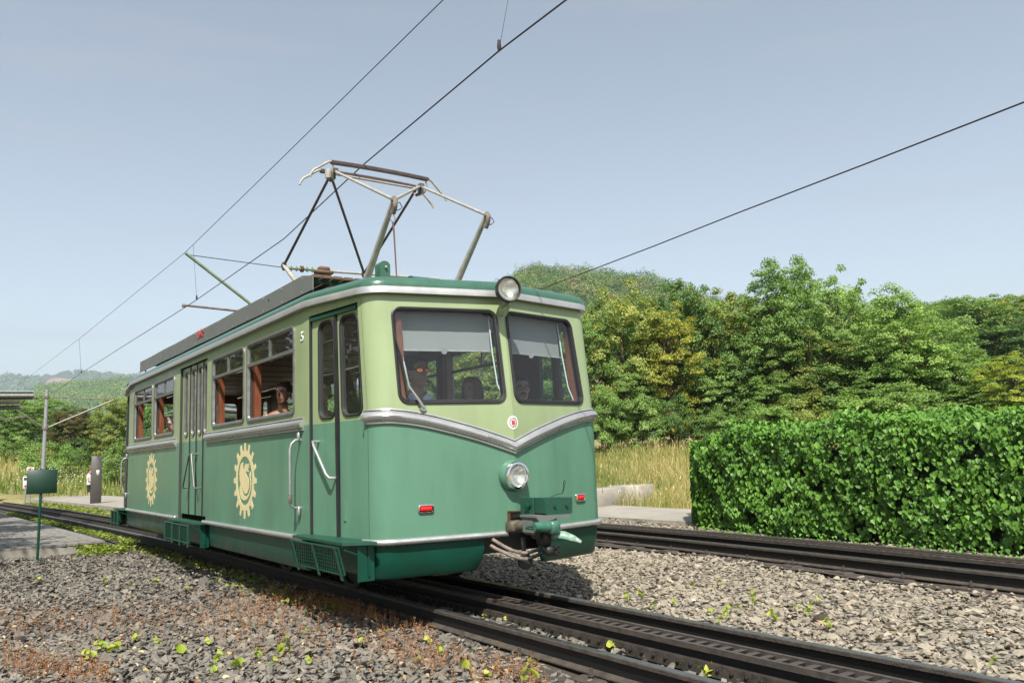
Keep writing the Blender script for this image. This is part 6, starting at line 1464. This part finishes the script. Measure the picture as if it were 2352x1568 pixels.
SP_ = [(205, 1510, 4), (232, 1488, 4), (262, 1495, 4), (415, 1500, 2), (365, 1478, 0), (482, 1480, 0), (545, 1535, 2), (505, 1520, 1), (655, 1500, 2), (628, 1528, 0), (655, 1475, 0), (590, 1512, 1), (490, 1545, 1), (715, 1525, 0), (830, 1478, 1), (880, 1458, 0), (310, 1468, 1), (700, 1455, 0),
 (985, 1478, 0), (1010, 1500, 1), (1070, 1535, 2), (1120, 1555, 0), (1225, 1530, 0), (1215, 1560, 2), (960, 1520, 0), (1632, 1412, 0), (1652, 1428, 0), (1672, 1412, 1), (1733, 1392, 3), (1775, 1425, 1), (1835, 1400, 0), (1860, 1410, 1), (1875, 1385, 0), (1470, 1372, 1), (1500, 1392, 0), (1440, 1375, 1), (1550, 1388, 0), (1580, 1535, 4), (1627, 1550, 4), (1408, 1495, 4), (1120, 1420, 4), (1165, 1432, 0), (2280, 1525, 0), (1700, 1400, 0), (1655, 1345, 0), (1590, 1348, 0), (360, 1340, 1), (430, 1355, 0), (300, 1345, 0), (240, 1340, 1), (520, 1350, 0), (90, 1335, 1), (1900, 1442, 1), (560, 1330, 0)]
where = lambda p: ('dark gravel left of the near track' if p[0] < -.6 else ('grease between the rails' if p[0] < .6 else 'pale gravel between the two tracks'))
for px, py, v in SP_:
    p = gpx(px, py, -.125); g = where(p)
    kd = ('tiny round leaved', 'small upright', 'broad leaved', 'tall leafy', 'bushy')[v]
    t = thing('weed', '%s yellow green weed sprouting from the %s' % (kd, g), 'weed', tuple(p), 'weeds sprouting from the ' + g + ', ' + kd)
    t.rotation_euler = (0, 0, px*.7); s = .72+.3*((px*7) % 10)/10 + (.2 if v == 4 else 0); t.scale = (s, s, s)
    for nm, me in (('leaves', SM[v][0]), ('stem', SM[v][1])):
        o = bpy.data.objects.new(nm, me); COL.objects.link(o); o.parent = t
# ---- hills
def hill(name, prof, d0, d1, zbase, m, label, nu=60, nv=14, nz=0.0, seed=0):
    """terrain from a base at distance d0 rising to the ridge line prof [(px, py)] at distance d1, falling behind"""
    r = np.random.default_rng(seed); pxs = np.linspace(prof[0][0], prof[-1][0], nu); V = []
    for j in range(nv+4):
        t = j/nv
        for px in pxs:
            py = np.interp(px, [p[0] for p in prof], [p[1] for p in prof]); zr = elev(px, py, d1); d = d0+(d1-d0)*t
            zz = zbase+(zr-zbase)*(min(t, 1)**.85) if t <= 1 else zr-(zr-zbase)*(t-1)*1.2
            x, y = at(px, d); V.append((x, y, zz+r.normal()*nz*(.4+t)))
    V = np.array(V); i = np.arange(nu-1)[None, :]+nu*np.arange(nv+3)[:, None]; F = np.stack([i, i+1, i+1+nu, i+nu], -1).reshape(-1, 4)
    o = link(name, np_mesh(name, V, F, m, smooth=True)); tag(o, label, kind='structure'); return V.reshape(nv+4, nu, 3)
def on_sheet(S, u, v):
    nv, nu = S.shape[:2]; a = np.clip(u*(nu-1), 0, nu-1.001); b = np.clip(v*(nv-1), 0, nv-1.001); i, j = a.astype(int), b.astype(int); fu, fv = (a-i)[:, None], (b-j)[:, None]
    return (S[j, i]*(1-fu)+S[j, i+1]*fu)*(1-fv)+(S[j+1, i]*(1-fu)+S[j+1, i+1]*fu)*fv
def forest(name, C, r, per, leaf, m, label, rng, tint_c=None, sq=1.1):
    n = len(C); rr = r*rng.uniform(.7, 1.35, n); idx = np.repeat(np.arange(n), per); d = unit(rng.normal(size=(len(idx), 3))); d[:, 2] = np.abs(d[:, 2])
    lump = 1+.22*np.sin(d[:, 0]*6+idx)*np.cos(d[:, 1]*6-idx*2)
    P = C[idx]+d*(rr[idx]*lump*(.82+.2*rng.random(len(idx))))[:, None]*np.array([1, 1, sq])
    V, F = leaf_quads(P, unit(d+rng.normal(size=d.shape)*.45), rng, leaf, .8)
    t = (rng.normal(.45, .16, n) if tint_c is None else tint_c)[idx]+rng.normal(0, .09, len(idx))
    return tag(link(name, np_mesh(name, V, F, m, tint=np.clip(t, 0, 1))), label, kind='stuff')
HB = mat('wooded_hill_ground', (.035, .055, .018), 1, var=.4, scale=.02)
rng = np.random.default_rng(21)
S = hill('hill', [(900, 800), (1100, 725), (1160, 672), (1190, 652), (1225, 634), (1290, 632), (1360, 634), (1440, 640), (1510, 650), (1560, 668), (1650, 700), (1760, 740), (1900, 790)], 250, 430, 5, HB, 'wooded hill rising behind the railcar and the tree row')
C = on_sheet(S, rng.random(1500), rng.uniform(.2, 1, 1500)*.86); C[:, 2] += rng.uniform(-1, 2.5, 1500)
tc = np.clip(rng.normal(.42, .24, len(C)), 0, 1); tc[rng.random(len(C)) < .12] = .98
forest('forest', C, 5.0, 300, .6, FOL['far'], 'dense mixed forest covering the hill behind the railcar', rng, tc)
S = hill('hill', [(2050, 860), (2180, 825), (2260, 815), (2352, 818), (2480, 825), (2700, 840)], 75, 150, 3, HB, 'wooded slope at the far right behind the tree row')
for k in range(64):
    px = 2140+(k*53) % 330; dd = 80+(k*37) % 71; zr = elev(px, float(np.interp(px, [2050, 2180, 2260, 2352, 2480, 2700], [860, 825, 815, 818, 825, 840])), 150); zb = 3+(zr-3)*((dd-75)/75)**.85
    cn = ('mid', 'dark', 'mid', 'dark', 'olive')[k % 5]; wd = {'mid': 'mid green', 'dark': 'dark green', 'olive': 'olive green'}[cn]
    plant(('dense', 'broad', 'dense', 'airy_two')[k % 4], cn, px, dd, 0, rng.uniform(7.5, 10)*FPX/dd, wd+' tree in the wood on the slope at the far right', 'tree', 'trees in the wood on the far right slope, '+wd, base=zb-.3, hgt=rng.uniform(7.0, 9.2))
S = hill('hill', [(-400, 925), (0, 925), (100, 893), (165, 885), (225, 884), (265, 877), (330, 874), (500, 868), (700, 880), (900, 905), (1200, 940)], 700, 1250, 4, HB, 'green wooded ridge in the middle distance on the left')
C = on_sheet(S, rng.random(5200)*.55+.0, rng.uniform(.0, 1, 5200)*.84); forest('forest', C, 8, 110, 1.3, FOL['far'], 'forest covering the middle ridge on the left', rng, np.clip(rng.normal(.42, .14, 5200), 0, 1), 1.0)
S2 = hill('hill', [(-500, 868), (0, 863), (70, 865), (100, 858), (150, 854), (210, 854), (240, 858), (320, 864), (500, 872), (800, 880), (1200, 900)], 2200, 3600, 6, mat('hazy_far_forest', (.035, .06, .02), 1, var=.4, scale=.012), 'long blue hazy ridge on the left horizon', 160, 30, 5.0, 3)
C = on_sheet(S2, rng.random(5000)*.6, rng.uniform(.3, 1, 5000)*.85); dd_ = C-CAM_POS; zz_ = dd_ @ CF; pxx = PW/2+FPX*(dd_ @ CR)/zz_; pyy = PH/2-FPX*(dd_ @ CU)/zz_; C = C[~((pxx > 84) & (pxx < 180) & (pyy > 861))]
forest('forest', C, 20, 26, 8.0, FOL['far'], 'far forest on the hazy ridge', rng, np.clip(rng.normal(.38, .1, len(C)), 0, 1), .8)
# quarry face on the far ridge
q = [(95, 887), (102, 874), (112, 868), (125, 866), (138, 868), (150, 870), (162, 871), (171, 880), (160, 886), (135, 890), (110, 889)]
ctr = (134, 879); V = [tuple(list(at(px, 2950))+[elev(px, py, 2950)]) for px, py in q]; V2 = [tuple(list(at(px, 3100))+[elev(px, py, 3100)-20]) for px, py in q]
MB().add(V+V2, [tuple(range(len(q)))]+[(i, (i+1) % len(q), len(q)+(i+1) % len(q), len(q)+i) for i in range(len(q))]).obj('quarry_face', mat('pinkish_quarry_rock', (.42, .28, .21), 1, var=.35, scale=.02, stretch=(1, 1, 3)), None, 'bare pinkish rock face of an old quarry on the far ridge', smooth=0, kind='structure')
# ---- haze
mz = bpy.data.materials.new('haze_air'); mz.use_nodes = True; nz = mz.node_tree; nz.nodes.clear(); ozz = nz.nodes.new('ShaderNodeOutputMaterial'); pv_ = nz.nodes.new('ShaderNodeVolumePrincipled')
pv_.inputs['Color'].default_value = (.78, .88, 1, 1); pv_.inputs['Density'].default_value = 2.6e-4; pv_.inputs['Anisotropy'].default_value = .2; nz.links.new(pv_.outputs[0], ozz.inputs['Volume'])
zs = max((v.co.z for o in COL.objects if o.type == 'MESH' and o.name.startswith(('hill', 'forest')) for v in o.data.vertices))
hz = MB().box((0, 1500, (zs+12-13)/2), (14000, 12500, zs+12+13)).obj('haze', mz, None, 'thin bluish summer haze over the whole valley', smooth=0, kind='stuff')
